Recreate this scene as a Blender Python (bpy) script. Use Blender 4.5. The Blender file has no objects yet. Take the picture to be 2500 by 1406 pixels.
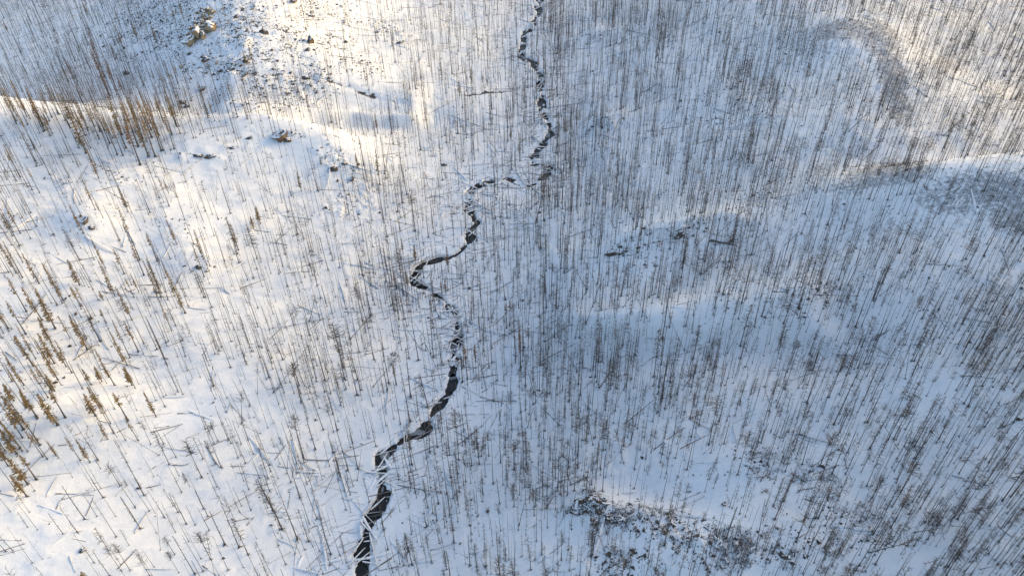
import bpy, math, random
import numpy as np
from mathutils import Matrix, Vector

R = math.radians
rng = np.random.default_rng(7)
random.seed(7)
S = bpy.context.scene
COL = S.collection
LEVEL = 3            # 1 = bare ground only, 3 = everything

# ------------------------------------------------------------------ camera, sky, sun, exposure
PW, PH = 2500.0, 1406.0
FPX = 1900.0
PITCH, ROLL, CAMZ = R(41.5), R(1.35), 150.0
cp, sp = math.cos(PITCH), math.sin(PITCH)
fw = np.array((0, cp, -sp)); x0 = np.array((1.0, 0, 0)); y0 = np.array((0, sp, cp))
cr, sr = math.cos(ROLL), math.sin(ROLL)
CX = cr * x0 - sr * y0
CY = sr * x0 + cr * y0
CAM = np.array((0.0, 0.0, CAMZ))
cd = bpy.data.cameras.new('camera')
cam = bpy.data.objects.new('camera', cd); COL.objects.link(cam)
cd.sensor_width = 36; cd.lens = FPX / PW * 36; cd.clip_start = 1; cd.clip_end = 6000
M = Matrix.Identity(4)
for i in range(3):
    M[i][0] = CX[i]; M[i][1] = CY[i]; M[i][2] = -fw[i]; M[i][3] = CAM[i]
cam.matrix_world = M
S.camera = cam

SUN_EL, SUN_AZ = 14.5, 25.0      # azimuth: degrees from +X (right of the picture) towards +Y (away)
to_sun = Vector((math.cos(R(SUN_EL)) * math.cos(R(SUN_AZ)), math.cos(R(SUN_EL)) * math.sin(R(SUN_AZ)), math.sin(R(SUN_EL))))
W = bpy.data.worlds.new('World'); S.world = W; W.use_nodes = True
nt = W.node_tree; bg = nt.nodes['Background']
sky = nt.nodes.new('ShaderNodeTexSky'); sky.sky_type = 'NISHITA'; sky.sun_disc = False
sky.sun_elevation = R(SUN_EL); sky.sun_rotation = math.atan2(to_sun.x, to_sun.y)
sky.air_density = 1.0; sky.dust_density = 2.3; sky.ozone_density = 1.0
nt.links.new(sky.outputs[0], bg.inputs[0]); bg.inputs[1].default_value = 0.15
sd = bpy.data.lights.new('sun', 'SUN'); so = bpy.data.objects.new('sun', sd); COL.objects.link(so)
sd.energy = 0.86; sd.angle = R(14); sd.color = (1.0, 0.62, 0.05)
so.rotation_euler = to_sun.to_track_quat('Z', 'Y').to_euler()
so.location = (200, 0, 200)
S.view_settings.view_transform = 'Standard'; S.view_settings.look = 'None'
S.view_settings.exposure = 1.30; S.view_settings.gamma = 1.0
S.render.film_transparent = False

# ------------------------------------------------------------------ numeric helpers
def h2(ix, iy, seed):
    n = (ix.astype(np.int64) * 374761393 + iy.astype(np.int64) * 668265263 + seed * 974711) & 0xffffffff
    n = ((n ^ (n >> 13)) * 1274126177) & 0xffffffff
    n = n ^ (n >> 16)
    return (n & 0xffff) / 65535.0

def vn(x, y, s, seed=0):
    x = np.asarray(x, float) / s; y = np.asarray(y, float) / s
    ix = np.floor(x); iy = np.floor(y); fx = x - ix; fy = y - iy
    fx = fx * fx * fx * (fx * (fx * 6 - 15) + 10); fy = fy * fy * fy * (fy * (fy * 6 - 15) + 10)
    a = h2(ix, iy, seed); b = h2(ix + 1, iy, seed); c = h2(ix, iy + 1, seed); d = h2(ix + 1, iy + 1, seed)
    return (a + (b - a) * fx) * (1 - fy) + (c + (d - c) * fx) * fy - 0.5

def fbm(x, y, s, seed=0, o=4, g=0.5):
    t = 0; a = 1.0
    for k in range(o):
        t = t + a * vn(x + 17.3 * k, y - 9.1 * k, s / 2 ** k, seed + k); a *= g
    return t

def sstep(a, b, x):
    t = np.clip((x - a) / (b - a), 0, 1); return t * t * (3 - 2 * t)

def project(x, y, z):
    d = np.stack([np.asarray(x, float) - CAM[0], np.asarray(y, float) - CAM[1], np.asarray(z, float) - CAM[2]], -1)
    q = d @ fw; q = np.where(q < 1, 1, q)
    return PW / 2 + FPX * (d @ CX) / q, PH / 2 - FPX * (d @ CY) / q

def ray(u, v):
    return fw + (u - PW / 2) / FPX * CX + (PH / 2 - v) / FPX * CY

def unproject(u, v, hf):
    u = np.atleast_1d(np.asarray(u, float)); v = np.atleast_1d(np.asarray(v, float))
    d = fw[None] + ((u - PW / 2) / FPX)[:, None] * CX[None] + ((PH / 2 - v) / FPX)[:, None] * CY[None]
    lo = np.full(len(u), 40.0); hi = np.full(len(u), 1500.0); found = np.zeros(len(u), bool)
    t = 40.0
    while t < 1200:
        t2 = t + 4.0
        p = CAM + d * t2
        under = (p[:, 2] < hf(p[:, 0], p[:, 1])) & ~found
        lo[under] = t; hi[under] = t2; found |= under
        t = t2
        if found.all(): break
    for _ in range(14):
        m = (lo + hi) / 2; p = CAM + d * m[:, None]
        un = p[:, 2] < hf(p[:, 0], p[:, 1])
        hi = np.where(un, m, hi); lo = np.where(un, lo, m)
    p = CAM + d * hi[:, None]
    return p

def flat(u, v):
    d = ray(u, v); t = -CAM[2] / d[2]; return CAM + d * t

# ------------------------------------------------------------------ terrain
CREEK = [(884,1500,34),(885,1406,34),(882,1350,32),(888,1300,34),(897,1270,36),(915,1245,30),(932,1215,34),(936,1180,36),(933,1150,36),(930,1120,36),(943,1097,32),
 (975,1075,24),(1010,1062,26),(1040,1045,34),(1050,1015,26),(1065,993,22),(1090,965,20),(1105,940,24),(1110,905,30),(1110,870,28),(1105,842,26),(1120,815,24),
 (1123,797,22),(1108,765,20),(1085,735,22),(1062,716,16),(1022,697,18),(1008,685,20),(1018,660,22),(1040,641,18),(1075,633,18),(1110,622,14),(1135,600,18),(1150,575,22),
 (1162,545,22),(1155,525,18),(1142,510,20),(1145,490,22),(1155,465,22),(1185,447,18),(1215,437,12),(1240,440,12),(1260,450,10),(1300,452,10),(1325,435,16),(1341,415,14),
 (1320,403,12),(1300,400,12),(1305,380,16),(1320,355,18),(1340,325,22),(1340,300,12),(1325,275,14),(1322,250,14),(1318,210,12),(1315,180,14),(1300,150,12),(1275,140,10),
 (1278,110,14),(1280,85,14),(1300,65,12),(1310,40,12),(1318,15,12),(1322,-30,10),(1330,-80,10)]
def smooth_line(P, n):
    P = np.array(P, float); out = []
    for i in range(len(P) - 1):
        a = P[max(i - 1, 0)]; b = P[i]; c = P[i + 1]; d = P[min(i + 2, len(P) - 1)]
        for k in range(n):
            t = k / n
            out.append(0.5 * ((2 * b) + (-a + c) * t + (2 * a - 5 * b + 4 * c - d) * t * t + (-a + 3 * b - 3 * c + d) * t ** 3))
    out.append(P[-1]); return np.array(out)
cl = []
for (u, v, w) in CREEK:
    p = flat(u, v); t = np.linalg.norm(p - CAM); cl.append((p[0], p[1], max(w * t / FPX * 0.5, 1.0)))   # x, y, half width
CL = smooth_line(cl, 6)
CL[:, :2] += np.stack([vn(CL[:, 0], CL[:, 1], 5, 91), vn(CL[:, 0], CL[:, 1], 5, 92)], -1) * 1.0
TRIB = np.array([flat(u, v)[:2] for u, v in [(1315,205),(1250,222),(1190,236),(1120,255),(1060,285),(1000,290),(930,287),(860,282),(780,284),(700,290),(640,298),(580,295),(520,282)]])

def seg_dist(px, py, L):
    """distance to a polyline, and the index of the nearest vertex"""
    d2 = np.full(px.shape, 1e9); ki = np.zeros(px.shape, int)
    for i in range(len(L) - 1):
        ax, ay = L[i, 0], L[i, 1]; bx, by = L[i + 1, 0], L[i + 1, 1]
        vx, vy = bx - ax, by - ay; q = vx * vx + vy * vy + 1e-9
        t = np.clip(((px - ax) * vx + (py - ay) * vy) / q, 0, 1)
        e = (px - ax - vx * t) ** 2 + (py - ay - vy * t) ** 2
        m = e < d2; d2 = np.where(m, e, d2); ki = np.where(m, i, ki)
    return np.sqrt(d2), ki

_ord = np.argsort(CL[:, 1])
AX_Y = np.array([-400, 60, 120, 180, 240, 300, 380, 460, 900]); 
_a = [flat(u, v) for u, v in [(860,1480),(960,1150),(1060,900),(1060,660),(1180,470),(1320,280),(1330,100),(1335,0)]]
AX = np.array([[p[1], p[0]] for p in _a]); AX = AX[np.argsort(AX[:, 0])]
def axis_x(y):
    return np.interp(y, AX[:, 0], AX[:, 1])
def softplus(x, k): return k * np.log1p(np.exp(np.clip(x / k, -40, 40)))

def base0(x, y):
    d = np.asarray(x, float) - axis_x(np.asarray(y, float)); return 0.20 * softplus(d - 20, 9)
_c1, _c2, _c3, _c4 = [unproject([u], [v], base0)[0] for u, v in ((2080, 60), (2190, 260), (2300, 430), (2300, 330))]
_h1, _h2, _h3 = [unproject([u], [v], lambda x, y: 0.17 * softplus(-(x - axis_x(y)) - 16, 9))[0] for u, v in ((250, 290), (250, 160), (530, 110))]
HOL = (_h1[1], _h2[1], _h3[0], _h3[1])
CREST = (_c3[1], _c4[1], _c2[0], _c2[1], (_c1[0] - _c2[0]) / (_c1[1] - _c2[1]))
def base_h(x, y):
    x = np.asarray(x, float); y = np.asarray(y, float)
    d = x - axis_x(y)
    zl = 0.17 * softplus(-d - 16, 9); zr = 0.20 * softplus(d - 20, 9)
    wy = sstep(CREST[0], CREST[1], y)      # beyond this line the right slope tops out and turns down again
    zr = zr - wy * 0.34 * softplus(x - CREST[2] - (y - CREST[3]) * CREST[4], 10)
    wl = sstep(HOL[0], HOL[1], y)          # the upper left slope tops out on the rocky crest and falls away to a hollow
    zl = zl - wl * 0.34 * softplus(-(x - HOL[2] - (y - HOL[3]) * 0.10), 9)
    return zl + zr

FEAT = []   # x, y, height, radius across, radius along, angle
def feat(u, v, a, ra, rb=None, ang=0):
    p = unproject([u], [v], base_h)[0]
    FEAT.append((p[0], p[1], a, ra, rb or ra, math.radians(ang)))
# upper left rocky hill: a crest that runs towards the viewer, its left flank in shade
feat(640, 30, 9, 34, 60, 0); feat(600, -60, 8, 44, 60, 0)
feat(690, 150, 5, 30, 22, 0)
feat(330, 190, -3, 25, 14, 0)
feat(180, 300, 5, 60, 13, 5)
# dip of the side stream and the knolls in front of it
feat(620, 268, -4.5, 55, 12, 6); feat(930, 268, -4, 22, 8, 0)
feat(690, 345, 6.5, 26, 10, 0); feat(830, 400, 4.5, 16, 10, 0); feat(520, 390, 3.0, 26, 8, 0)
feat(300, 450, 2.5, 16, 9, 0); feat(225, 545, 2.8, 9, 8, 0); feat(440, 530, 2.0, 20, 10)
feat(480, 640, 2.2, 10, 7); feat(440, 590, 1.5, 8, 6)
feat(250, 860, -2.5, 20, 14); feat(120, 1000, 3.5, 26, 14)
feat(620, 900, 1.8, 24, 12); feat(300, 1180, -1.4, 20, 10)
# right side: benches, knobs and the crest in the upper right corner
feat(2110, 120, 6, 26, 34, 0)
feat(2330, 370, -3.0, 60, 12, 0); feat(2230, 440, 3.5, 30, 10, 0); feat(2450, 470, 4, 26, 14, 0)
feat(1620, 590, 2.4, 26, 8, 12); feat(1480, 300, 1.6, 18, 6, 10); feat(1460, 90, 1.6, 20, 6, 10)
feat(1720, 785, 3.4, 36, 8, 0); feat(1650, 845, -2.6, 34, 6, 0); feat(2000, 860, -3.4, 24, 8, 0)
feat(1640, 1205, -2.6, 13, 7, 0); feat(1460, 1232, 2.6, 6, 4, 0); feat(1560, 1255, 2.2, 8, 4, 0)
feat(1700, 1340, 3.0, 18, 10, 0); feat(2000, 1020, -2.4, 20, 8); feat(2250, 1150, -1.8, 18, 9)
feat(2150, 650, 2.5, 24, 12); feat(1900, 620, -1.6, 26, 8)

def macro_h(x, y):
    z = base_h(x, y)
    for (fx, fy, a, ra, rb, an) in FEAT:
        dx = x - fx; dy = y - fy
        c, s = math.cos(an), math.sin(an)
        q = ((dx * c + dy * s) / ra) ** 2 + ((-dx * s + dy * c) / rb) ** 2
        z = z + a * np.exp(-q)
    d = np.abs(x - axis_x(y))
    away = sstep(8, 60, d)
    z = z + fbm(x, y, 46, 11, 3) * 1.8 * (0.25 + away) + fbm(x, y, 9, 31, 3) * 0.22 * (0.5 + 0.5 * away)
    return z

STEPS = []   # breaks of slope: a bank that faces the viewer along a line (picture points), its height and reach
for pts, amp, reach in (([(1340,800),(1450,818),(1550,834),(1650,838),(1750,832),(1850,822),(1960,818),(2080,822)], 3.0, 20),
                        ([(500,285),(580,297),(640,300),(700,293),(780,288),(860,286),(930,291),(1000,293),(1050,288)], 5.5, 18),
                        ([(1470,632),(1520,616),(1560,606),(1600,592),(1640,582),(1700,569),(1760,560),(1830,548)], 1.5, 12),
                        ([(1425,322),(1460,310),(1500,300),(1545,286)], 1.2, 10), ([(1420,104),(1450,92),(1490,80)], 1.3, 10)):
    q = unproject([p[0] for p in pts], [p[1] for p in pts], base_h); q = q[np.argsort(q[:, 0])]
    STEPS.append((q[:, 0], q[:, 1], amp, reach))
def step_h(x, y):
    z = np.zeros(np.shape(x))
    for lx, ly, amp, reach in STEPS:
        f = y - np.interp(x, lx, ly) + 2.0 * fbm(x, y, 12, 61, 2); e = sstep(lx[0] - 2, lx[0] + 8, x) * sstep(lx[-1] + 2, lx[-1] - 8, x)
        z = z + amp * e * sstep(-3.5, 3.0, f) * np.exp(-np.clip(f - 3, 0, None) / reach)
    return z
def axes_nonuniform(segs):
    out = [segs[0][0]]
    for (a, b, st) in segs:
        n = max(1, int(round((b - a) / st))); out += list(a + (b - a) * (np.arange(n) + 1) / n)
    return np.array(out)
XS = axes_nonuniform([(-1500, -420, 36), (-420, -300, 4), (-300, -62, 1.0), (-62, 44, 0.32), (44, 300, 1.0), (300, 420, 4), (420, 1500, 36)])
YS = axes_nonuniform([(-700, 30, 36), (30, 62, 2), (62, 250, 0.42), (250, 520, 0.95), (520, 640, 4), (640, 2200, 40)])
GX, GY = np.meshgrid(XS, YS)
GZ = macro_h(GX, GY) + step_h(GX, GY)
# small lumps: buried deadwood, drifts
near = (GY > 55) & (GY < 530) & (np.abs(GX) < 320)
GU, GV = project(GX, GY, GZ)

def ell(u, v, cu, cv, ru, rv, ang=0):
    c, s = math.cos(R(ang)), math.sin(R(ang)); du, dv = u - cu, v - cv
    return ((du * c + dv * s) / ru) ** 2 + ((-du * s + dv * c) / rv) ** 2
def blob_mask(u, v, L):
    m = np.zeros_like(u)
    for (cu, cv, ru, rv, ang, w) in L:
        m = np.maximum(m, w * (1 - sstep(0.15, 1.7, ell(u, v, cu, cv, ru, rv, ang))))
    return m
# thin-snow ground: grey brush and dead grass showing through
BARE = [(2060,75,95,28,-5,.95),(2150,100,60,45,40,.95),(2180,190,38,85,-8,1),(1960,110,90,30,10,.55),(2195,260,30,45,0,.8),(1850,140,80,25,0,.35),(1890,230,60,30,0,.3),
        (2170,425,115,36,-6,1),(2420,465,130,48,4,1),(2080,450,60,24,-20,.8),(2310,490,90,40,10,.8),(1900,480,90,28,-8,.5),(2480,520,80,60,0,.9),
        (1760,575,60,16,-8,.4),(2250,560,120,30,0,.35)]
# rocky, rubbly ground: dark specks through the snow
SPECK = [(560,90,190,110,10,.9),(420,60,110,90,0,1),(700,170,120,70,20,.8),(760,60,110,80,0,.75),(330,80,90,90,0,.5),(620,230,120,50,0,.4),
         (810,385,50,26,25,.9),(860,430,36,40,50,.9),(690,335,40,16,0,.8),(590,365,50,16,0,.7),(480,385,60,14,0,.6),(870,500,60,50,40,.6),(300,440,50,20,0,.6),(130,450,40,20,0,.5),
         (210,550,40,35,30,.7),(480,640,40,30,20,.7),(440,570,50,40,0,.4),(950,80,60,20,30,.6),(870,160,60,30,20,.4),
         (1660,575,60,18,-20,1),(1530,620,50,10,-12,.9),(1590,600,60,14,-12,.8),(1470,90,50,12,-10,.6),(1480,310,50,14,-8,.7),(1560,170,80,30,0,.3),(1750,250,120,60,0,.3),
         (1440,1235,46,34,20,.9),(1560,1270,110,34,10,1),(1660,1300,90,40,0,.9),(1760,1340,130,50,0,.85),(1540,1380,130,40,0,.6),(1880,1340,90,50,0,.6),
         (1990,1180,60,40,30,.55),(1840,1130,80,40,10,.35),(2080,1300,120,60,0,.35),(200,1340,36,16,0,.5),(1850,500,90,30,0,.4),(1600,640,80,30,0,.4),(1960,740,120,50,0,.25),
         (160,790,90,60,20,.25),(60,960,80,60,0,.3),(1130,1260,60,30,0,.3),(420,840,60,30,0,.2)]
bare = blob_mask(GU, GV, BARE); speck = blob_mask(GU, GV, SPECK)
lump = np.clip(fbm(GX, GY, 2.6, 55, 3) * 1.6, -0.2, 1) * 0.22 + np.abs(fbm(GX, GY * 1.4, 5.5, 77, 2)) * 0.18
rough = np.clip(fbm(GX, GY, 3.2, 66, 3) - 0.05, 0, 1) * 1.9 * speck + fbm(GX, GY, 1.7, 67, 2) * 0.3 * np.clip(speck + bare, 0, 1)
GZ = GZ + np.where(near, lump + rough, 0)
# creek channel
nb = near & (GX > -70) & (GX < 60)
cdist = np.full(GX.shape, 99.0); ck = np.zeros(GX.shape, int)
cdist[nb], ck[nb] = seg_dist(GX[nb], GY[nb], CL)
hw = CL[np.clip(ck, 0, len(CL) - 1), 2]
wob = fbm(GX, GY, 3.6, 5, 3, .55) * 1.7
along = CL[np.clip(ck, 0, len(CL) - 1)]
opn = sstep(-0.32, -0.14, vn(along[..., 0] + along[..., 1], along[..., 1] * 0.7, 6.5, 41))       # snow bridges close the water here and there
chan = sstep(0.95, -0.25, cdist + wob - hw * (0.55 + .17 * sstep(150, 260, GY)))
fl = sstep(22, 6, cdist)
GZ = np.where(nb, GZ * (1 - fl) + fl * (0.15 + (GZ - base_h(GX, GY)) * 0.55), GZ)
GZ = GZ - np.where(nb, chan * (0.35 + 1.25 * np.clip(opn + sstep(0.5, 2.5, hw - cdist) * .5, 0, 1)), 0)
GZ = GZ + np.where(nb, chan * np.clip(fbm(GX, GY, 1.6, 45, 2) - .12, 0, .5) * 4.0, 0)      # snowed stones and ice shelves in the channel
td = np.full(GX.shape, 99.0); nb2 = near & (GY > 200)
td[nb2], _ = seg_dist(GX[nb2], GY[nb2], TRIB)
GZ = GZ - np.where(nb2, 0.6 * sstep(1.6, 0.2, td + fbm(GX, GY, 3, 8, 2)), 0)
WATER_Z = -0.62
bank = sstep(0.25, -0.45, GZ) * sstep(6, 3, cdist - hw)
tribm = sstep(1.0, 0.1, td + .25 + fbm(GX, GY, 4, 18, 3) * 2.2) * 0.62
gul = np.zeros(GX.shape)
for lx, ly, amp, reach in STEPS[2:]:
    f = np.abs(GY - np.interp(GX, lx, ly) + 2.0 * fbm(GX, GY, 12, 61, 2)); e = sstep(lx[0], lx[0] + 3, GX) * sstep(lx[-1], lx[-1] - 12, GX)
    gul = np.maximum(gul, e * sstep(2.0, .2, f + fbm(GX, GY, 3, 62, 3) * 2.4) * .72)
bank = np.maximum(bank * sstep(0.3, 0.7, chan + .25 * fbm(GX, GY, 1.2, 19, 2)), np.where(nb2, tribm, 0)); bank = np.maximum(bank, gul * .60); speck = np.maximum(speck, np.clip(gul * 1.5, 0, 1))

def ground_z(x, y):
    x = np.asarray(x, float); y = np.asarray(y, float)
    i = np.clip(np.searchsorted(XS, x) - 1, 0, len(XS) - 2); j = np.clip(np.searchsorted(YS, y) - 1, 0, len(YS) - 2)
    fx = np.clip((x - XS[i]) / (XS[i + 1] - XS[i]), 0, 1); fy = np.clip((y - YS[j]) / (YS[j + 1] - YS[j]), 0, 1)
    return (GZ[j, i] * (1 - fx) + GZ[j, i + 1] * fx) * (1 - fy) + (GZ[j + 1, i] * (1 - fx) + GZ[j + 1, i + 1] * fx) * fy
def at(u, v):
    return unproject([u], [v], ground_z)[0]
def at_many(us, vs):
    return unproject(us, vs, ground_z)
def grid_val(A, x, y):
    i = np.clip(np.searchsorted(XS, x) - 1, 0, len(XS) - 2); j = np.clip(np.searchsorted(YS, y) - 1, 0, len(YS) - 2)
    return A[j, i]

# ------------------------------------------------------------------ materials
def mat(name):
    m = bpy.data.materials.new(name); m.use_nodes = True
    return m, m.node_tree.nodes, m.node_tree.links, m.node_tree.nodes['Principled BSDF']
def noise(N, L, scale, detail=4, rough=0.55, vec=None, dist=0.0):
    n = N.new('ShaderNodeTexNoise'); n.inputs['Scale'].default_value = scale; n.inputs['Detail'].default_value = detail
    n.inputs['Roughness'].default_value = rough; n.inputs['Distortion'].default_value = dist
    if vec is not None: L.new(vec, n.inputs['Vector'])
    return n
def ramp(N, L, src, stops):
    r = N.new('ShaderNodeValToRGB'); e = r.color_ramp.elements
    while len(e) < len(stops): e.new(0.5)
    for k, (p, c) in enumerate(stops):
        e[k].position = p; e[k].color = (*c, 1) if len(c) == 3 else c
    L.new(src, r.inputs[0]); return r
def mixc(N, L, fac, a, b):
    m = N.new('ShaderNodeMix'); m.data_type = 'RGBA'
    for sock, val in ((m.inputs[0], fac), (m.inputs[6], a), (m.inputs[7], b)):
        if hasattr(val, 'is_output'): L.new(val, sock)
        else: sock.default_value = val if not isinstance(val, tuple) else (*val, 1)
    return m.outputs[2]
def math_n(N, L, op, a, b):
    m = N.new('ShaderNodeMath'); m.operation = op; m.use_clamp = False
    for k, val in enumerate((a, b)):
        if hasattr(val, 'is_output'): L.new(val, m.inputs[k])
        else: m.inputs[k].default_value = val
    return m.outputs[0]

def snow_ground():
    m, N, L, P = mat('snow_ground')
    geo = N.new('ShaderNodeNewGeometry'); pos = geo.outputs['Position']
    def attr(nm):
        a = N.new('ShaderNodeAttribute'); a.attribute_name = nm; return a.outputs['Fac']
    n1 = noise(N, L, 0.12, 4, .6, pos); n2 = noise(N, L, 0.9, 6, .7, pos); n3 = noise(N, L, 3.2, 5, .75, pos)
    snow = ramp(N, L, n1.outputs[0], [(.3, (.80, .81, .83)), (.7, (.86, .86, .87))]).outputs[0]
    litter = ramp(N, L, n3.outputs[0], [(.3, (.09, .088, .088)), (.5, (.24, .235, .24)), (.7, (.50, .49, .495))]).outputs[0]
    # thin snow over brush: a fine broken mix of the two
    mb = math_n(N, L, 'ADD', math_n(N, L, 'MULTIPLY', attr('bare'), 0.60), math_n(N, L, 'MULTIPLY', math_n(N, L, 'SUBTRACT', n2.outputs[0], 0.5), 2.2))
    mb = math_n(N, L, 'ADD', mb, math_n(N, L, 'MULTIPLY', math_n(N, L, 'SUBTRACT', n3.outputs[0], 0.5), 0.9))
    fb = ramp(N, L, mb, [(.28, (0, 0, 0)), (.54, (.70, .70, .70))]).outputs[0]
    # rubble ground: small dark holes between snowed stones
    ms = math_n(N, L, 'ADD', math_n(N, L, 'MULTIPLY', attr('speck'), 0.36), math_n(N, L, 'MULTIPLY', math_n(N, L, 'SUBTRACT', n2.outputs[0], 0.5), 1.3))
    ms = math_n(N, L, 'ADD', ms, math_n(N, L, 'MULTIPLY', math_n(N, L, 'SUBTRACT', n3.outputs[0], 0.5), 0.6))
    fs = ramp(N, L, ms, [(.43, (0, 0, 0)), (.50, (.9, .9, .9))]).outputs[0]
    col = mixc(N, L, fb, snow, litter)
    col = mixc(N, L, fs, col, (.07, .062, .055))
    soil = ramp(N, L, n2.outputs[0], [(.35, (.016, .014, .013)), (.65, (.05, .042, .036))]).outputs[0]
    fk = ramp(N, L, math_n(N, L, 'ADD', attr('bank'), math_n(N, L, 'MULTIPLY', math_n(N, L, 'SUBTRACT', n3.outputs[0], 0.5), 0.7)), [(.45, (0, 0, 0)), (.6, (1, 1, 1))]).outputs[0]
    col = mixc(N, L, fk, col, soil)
    L.new(col, P.inputs['Base Color']); P.inputs['Roughness'].default_value = 0.75
    P.inputs['Specular IOR Level'].default_value = 0.25
    b1 = noise(N, L, 0.55, 5, .62, pos)
    bm = N.new('ShaderNodeBump'); bm.inputs['Strength'].default_value = 0.32; bm.inputs['Distance'].default_value = 0.55
    L.new(b1.outputs[0], bm.inputs['Height']); L.new(bm.outputs[0], P.inputs['Normal'])
    return m
def simple_noise(name, stops, scale, rough=.85, detail=4, bump=0.0, spec=.25, coord='Object'):
    m, N, L, P = mat(name)
    tc = N.new('ShaderNodeTexCoord')
    n = noise(N, L, scale, detail, .6, tc.outputs[coord])
    L.new(ramp(N, L, n.outputs[0], stops).outputs[0], P.inputs['Base Color'])
    P.inputs['Roughness'].default_value = rough; P.inputs['Specular IOR Level'].default_value = spec
    if bump:
        b = N.new('ShaderNodeBump'); b.inputs['Strength'].default_value = .7; b.inputs['Distance'].default_value = bump
        L.new(n.outputs[0], b.inputs['Height']); L.new(b.outputs[0], P.inputs['Normal'])
    return m
MAT = {
 'snow': snow_ground(),
 'cap': simple_noise('snow_cap', [(.3, (.80, .81, .83)), (.7, (.87, .87, .88))], 1.5, .75, bump=.05),
 'char': simple_noise('charred_bark', [(.3, (.044, .041, .040)), (.55, (.105, .097, .091)), (.8, (.20, .184, .172))], 1.3),
 'twig': simple_noise('burnt_twig', [(.3, (.05, .045, .042)), (.7, (.12, .104, .094))], 1.0),
 'log': simple_noise('weathered_log', [(.3, (.10, .09, .082)), (.55, (.23, .205, .185)), (.8, (.42, .38, .35))], 1.2),
 'olive': simple_noise('olive_needles', [(.3, (.15, .105, .046)), (.7, (.34, .24, .11))], 1.6, .8),
 'rust': simple_noise('scorched_needles', [(.3, (.13, .07, .034)), (.7, (.30, .165, .08))], 1.6, .8),
 'ochre': simple_noise('ochre_needles', [(.3, (.20, .135, .06)), (.7, (.42, .29, .14))], 1.6, .8),
 'rock': simple_noise('dark_rock', [(.3, (.035, .032, .030)), (.55, (.10, .088, .076)), (.8, (.19, .165, .14))], .9, .85, 6, .15),
 'tan': simple_noise('tan_rock', [(.3, (.13, .095, .055)), (.55, (.30, .225, .135)), (.8, (.42, .34, .23))], .5, .85, 6, .25),
 'brown': simple_noise('brown_rock', [(.3, (.05, .035, .024)), (.55, (.14, .095, .062)), (.8, (.22, .165, .12))], .7, .85, 6, .2),
 'brush': simple_noise('dead_brush', [(.3, (.05, .044, .04)), (.7, (.14, .122, .112))], 1.0),
 'ice': simple_noise('grey_ice', [(.3, (.15, .16, .165)), (.6, (.26, .27, .28)), (.8, (.40, .42, .44))], .9, .35, 5, .02, .5),
}
def water_mat():
    m, N, L, P = mat('creek_water')
    geo = N.new('ShaderNodeNewGeometry'); n = noise(N, L, .35, 4, .6, geo.outputs['Position'])
    L.new(ramp(N, L, n.outputs[0], [(.35, (.012, .013, .013)), (.55, (.028, .026, .024)), (.72, (.060, .046, .036))]).outputs[0], P.inputs['Base Color'])
    P.inputs['Roughness'].default_value = .2; P.inputs['Specular IOR Level'].default_value = .3
    n2 = noise(N, L, 2.0, 3, .5, geo.outputs['Position']); b = N.new('ShaderNodeBump'); b.inputs['Strength'].default_value = .25; b.inputs['Distance'].default_value = .06
    L.new(n2.outputs[0], b.inputs['Height']); L.new(b.outputs[0], P.inputs['Normal'])
    return m
MAT['water'] = water_mat()

# ------------------------------------------------------------------ mesh helpers
def mesh_tris(name, V, T, mats, mi=None, smooth=False):
    V = np.ascontiguousarray(V, np.float32); T = np.ascontiguousarray(T, np.int32)
    me = bpy.data.meshes.new(name)
    me.vertices.add(len(V)); me.vertices.foreach_set('co', V.ravel())
    k = T.shape[1]
    me.loops.add(T.size); me.loops.foreach_set('vertex_index', T.ravel())
    me.polygons.add(len(T)); me.polygons.foreach_set('loop_start', np.arange(len(T), dtype=np.int32) * k)
    for m in mats: me.materials.append(MAT[m])
    if mi is not None: me.polygons.foreach_set('material_index', np.ascontiguousarray(mi, np.int32))
    me.polygons.foreach_set('use_smooth', np.full(len(T), bool(smooth)))
    me.update(calc_edges=True); me.validate()
    return me
def link(name, me, parent=None):
    o = bpy.data.objects.new(name, me); COL.objects.link(o)
    if parent is not None: o.parent = parent
    return o
def tag(o, label=None, cat=None, group=None, kind=None):
    if label: o['label'] = label
    if cat: o['category'] = cat
    if group: o['group'] = group
    if kind: o['kind'] = kind
    return o
def empty(name, loc, label, cat, group=None):
    o = bpy.data.objects.new(name, None); COL.objects.link(o); o.location = loc
    return tag(o, label, cat, group)
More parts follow.
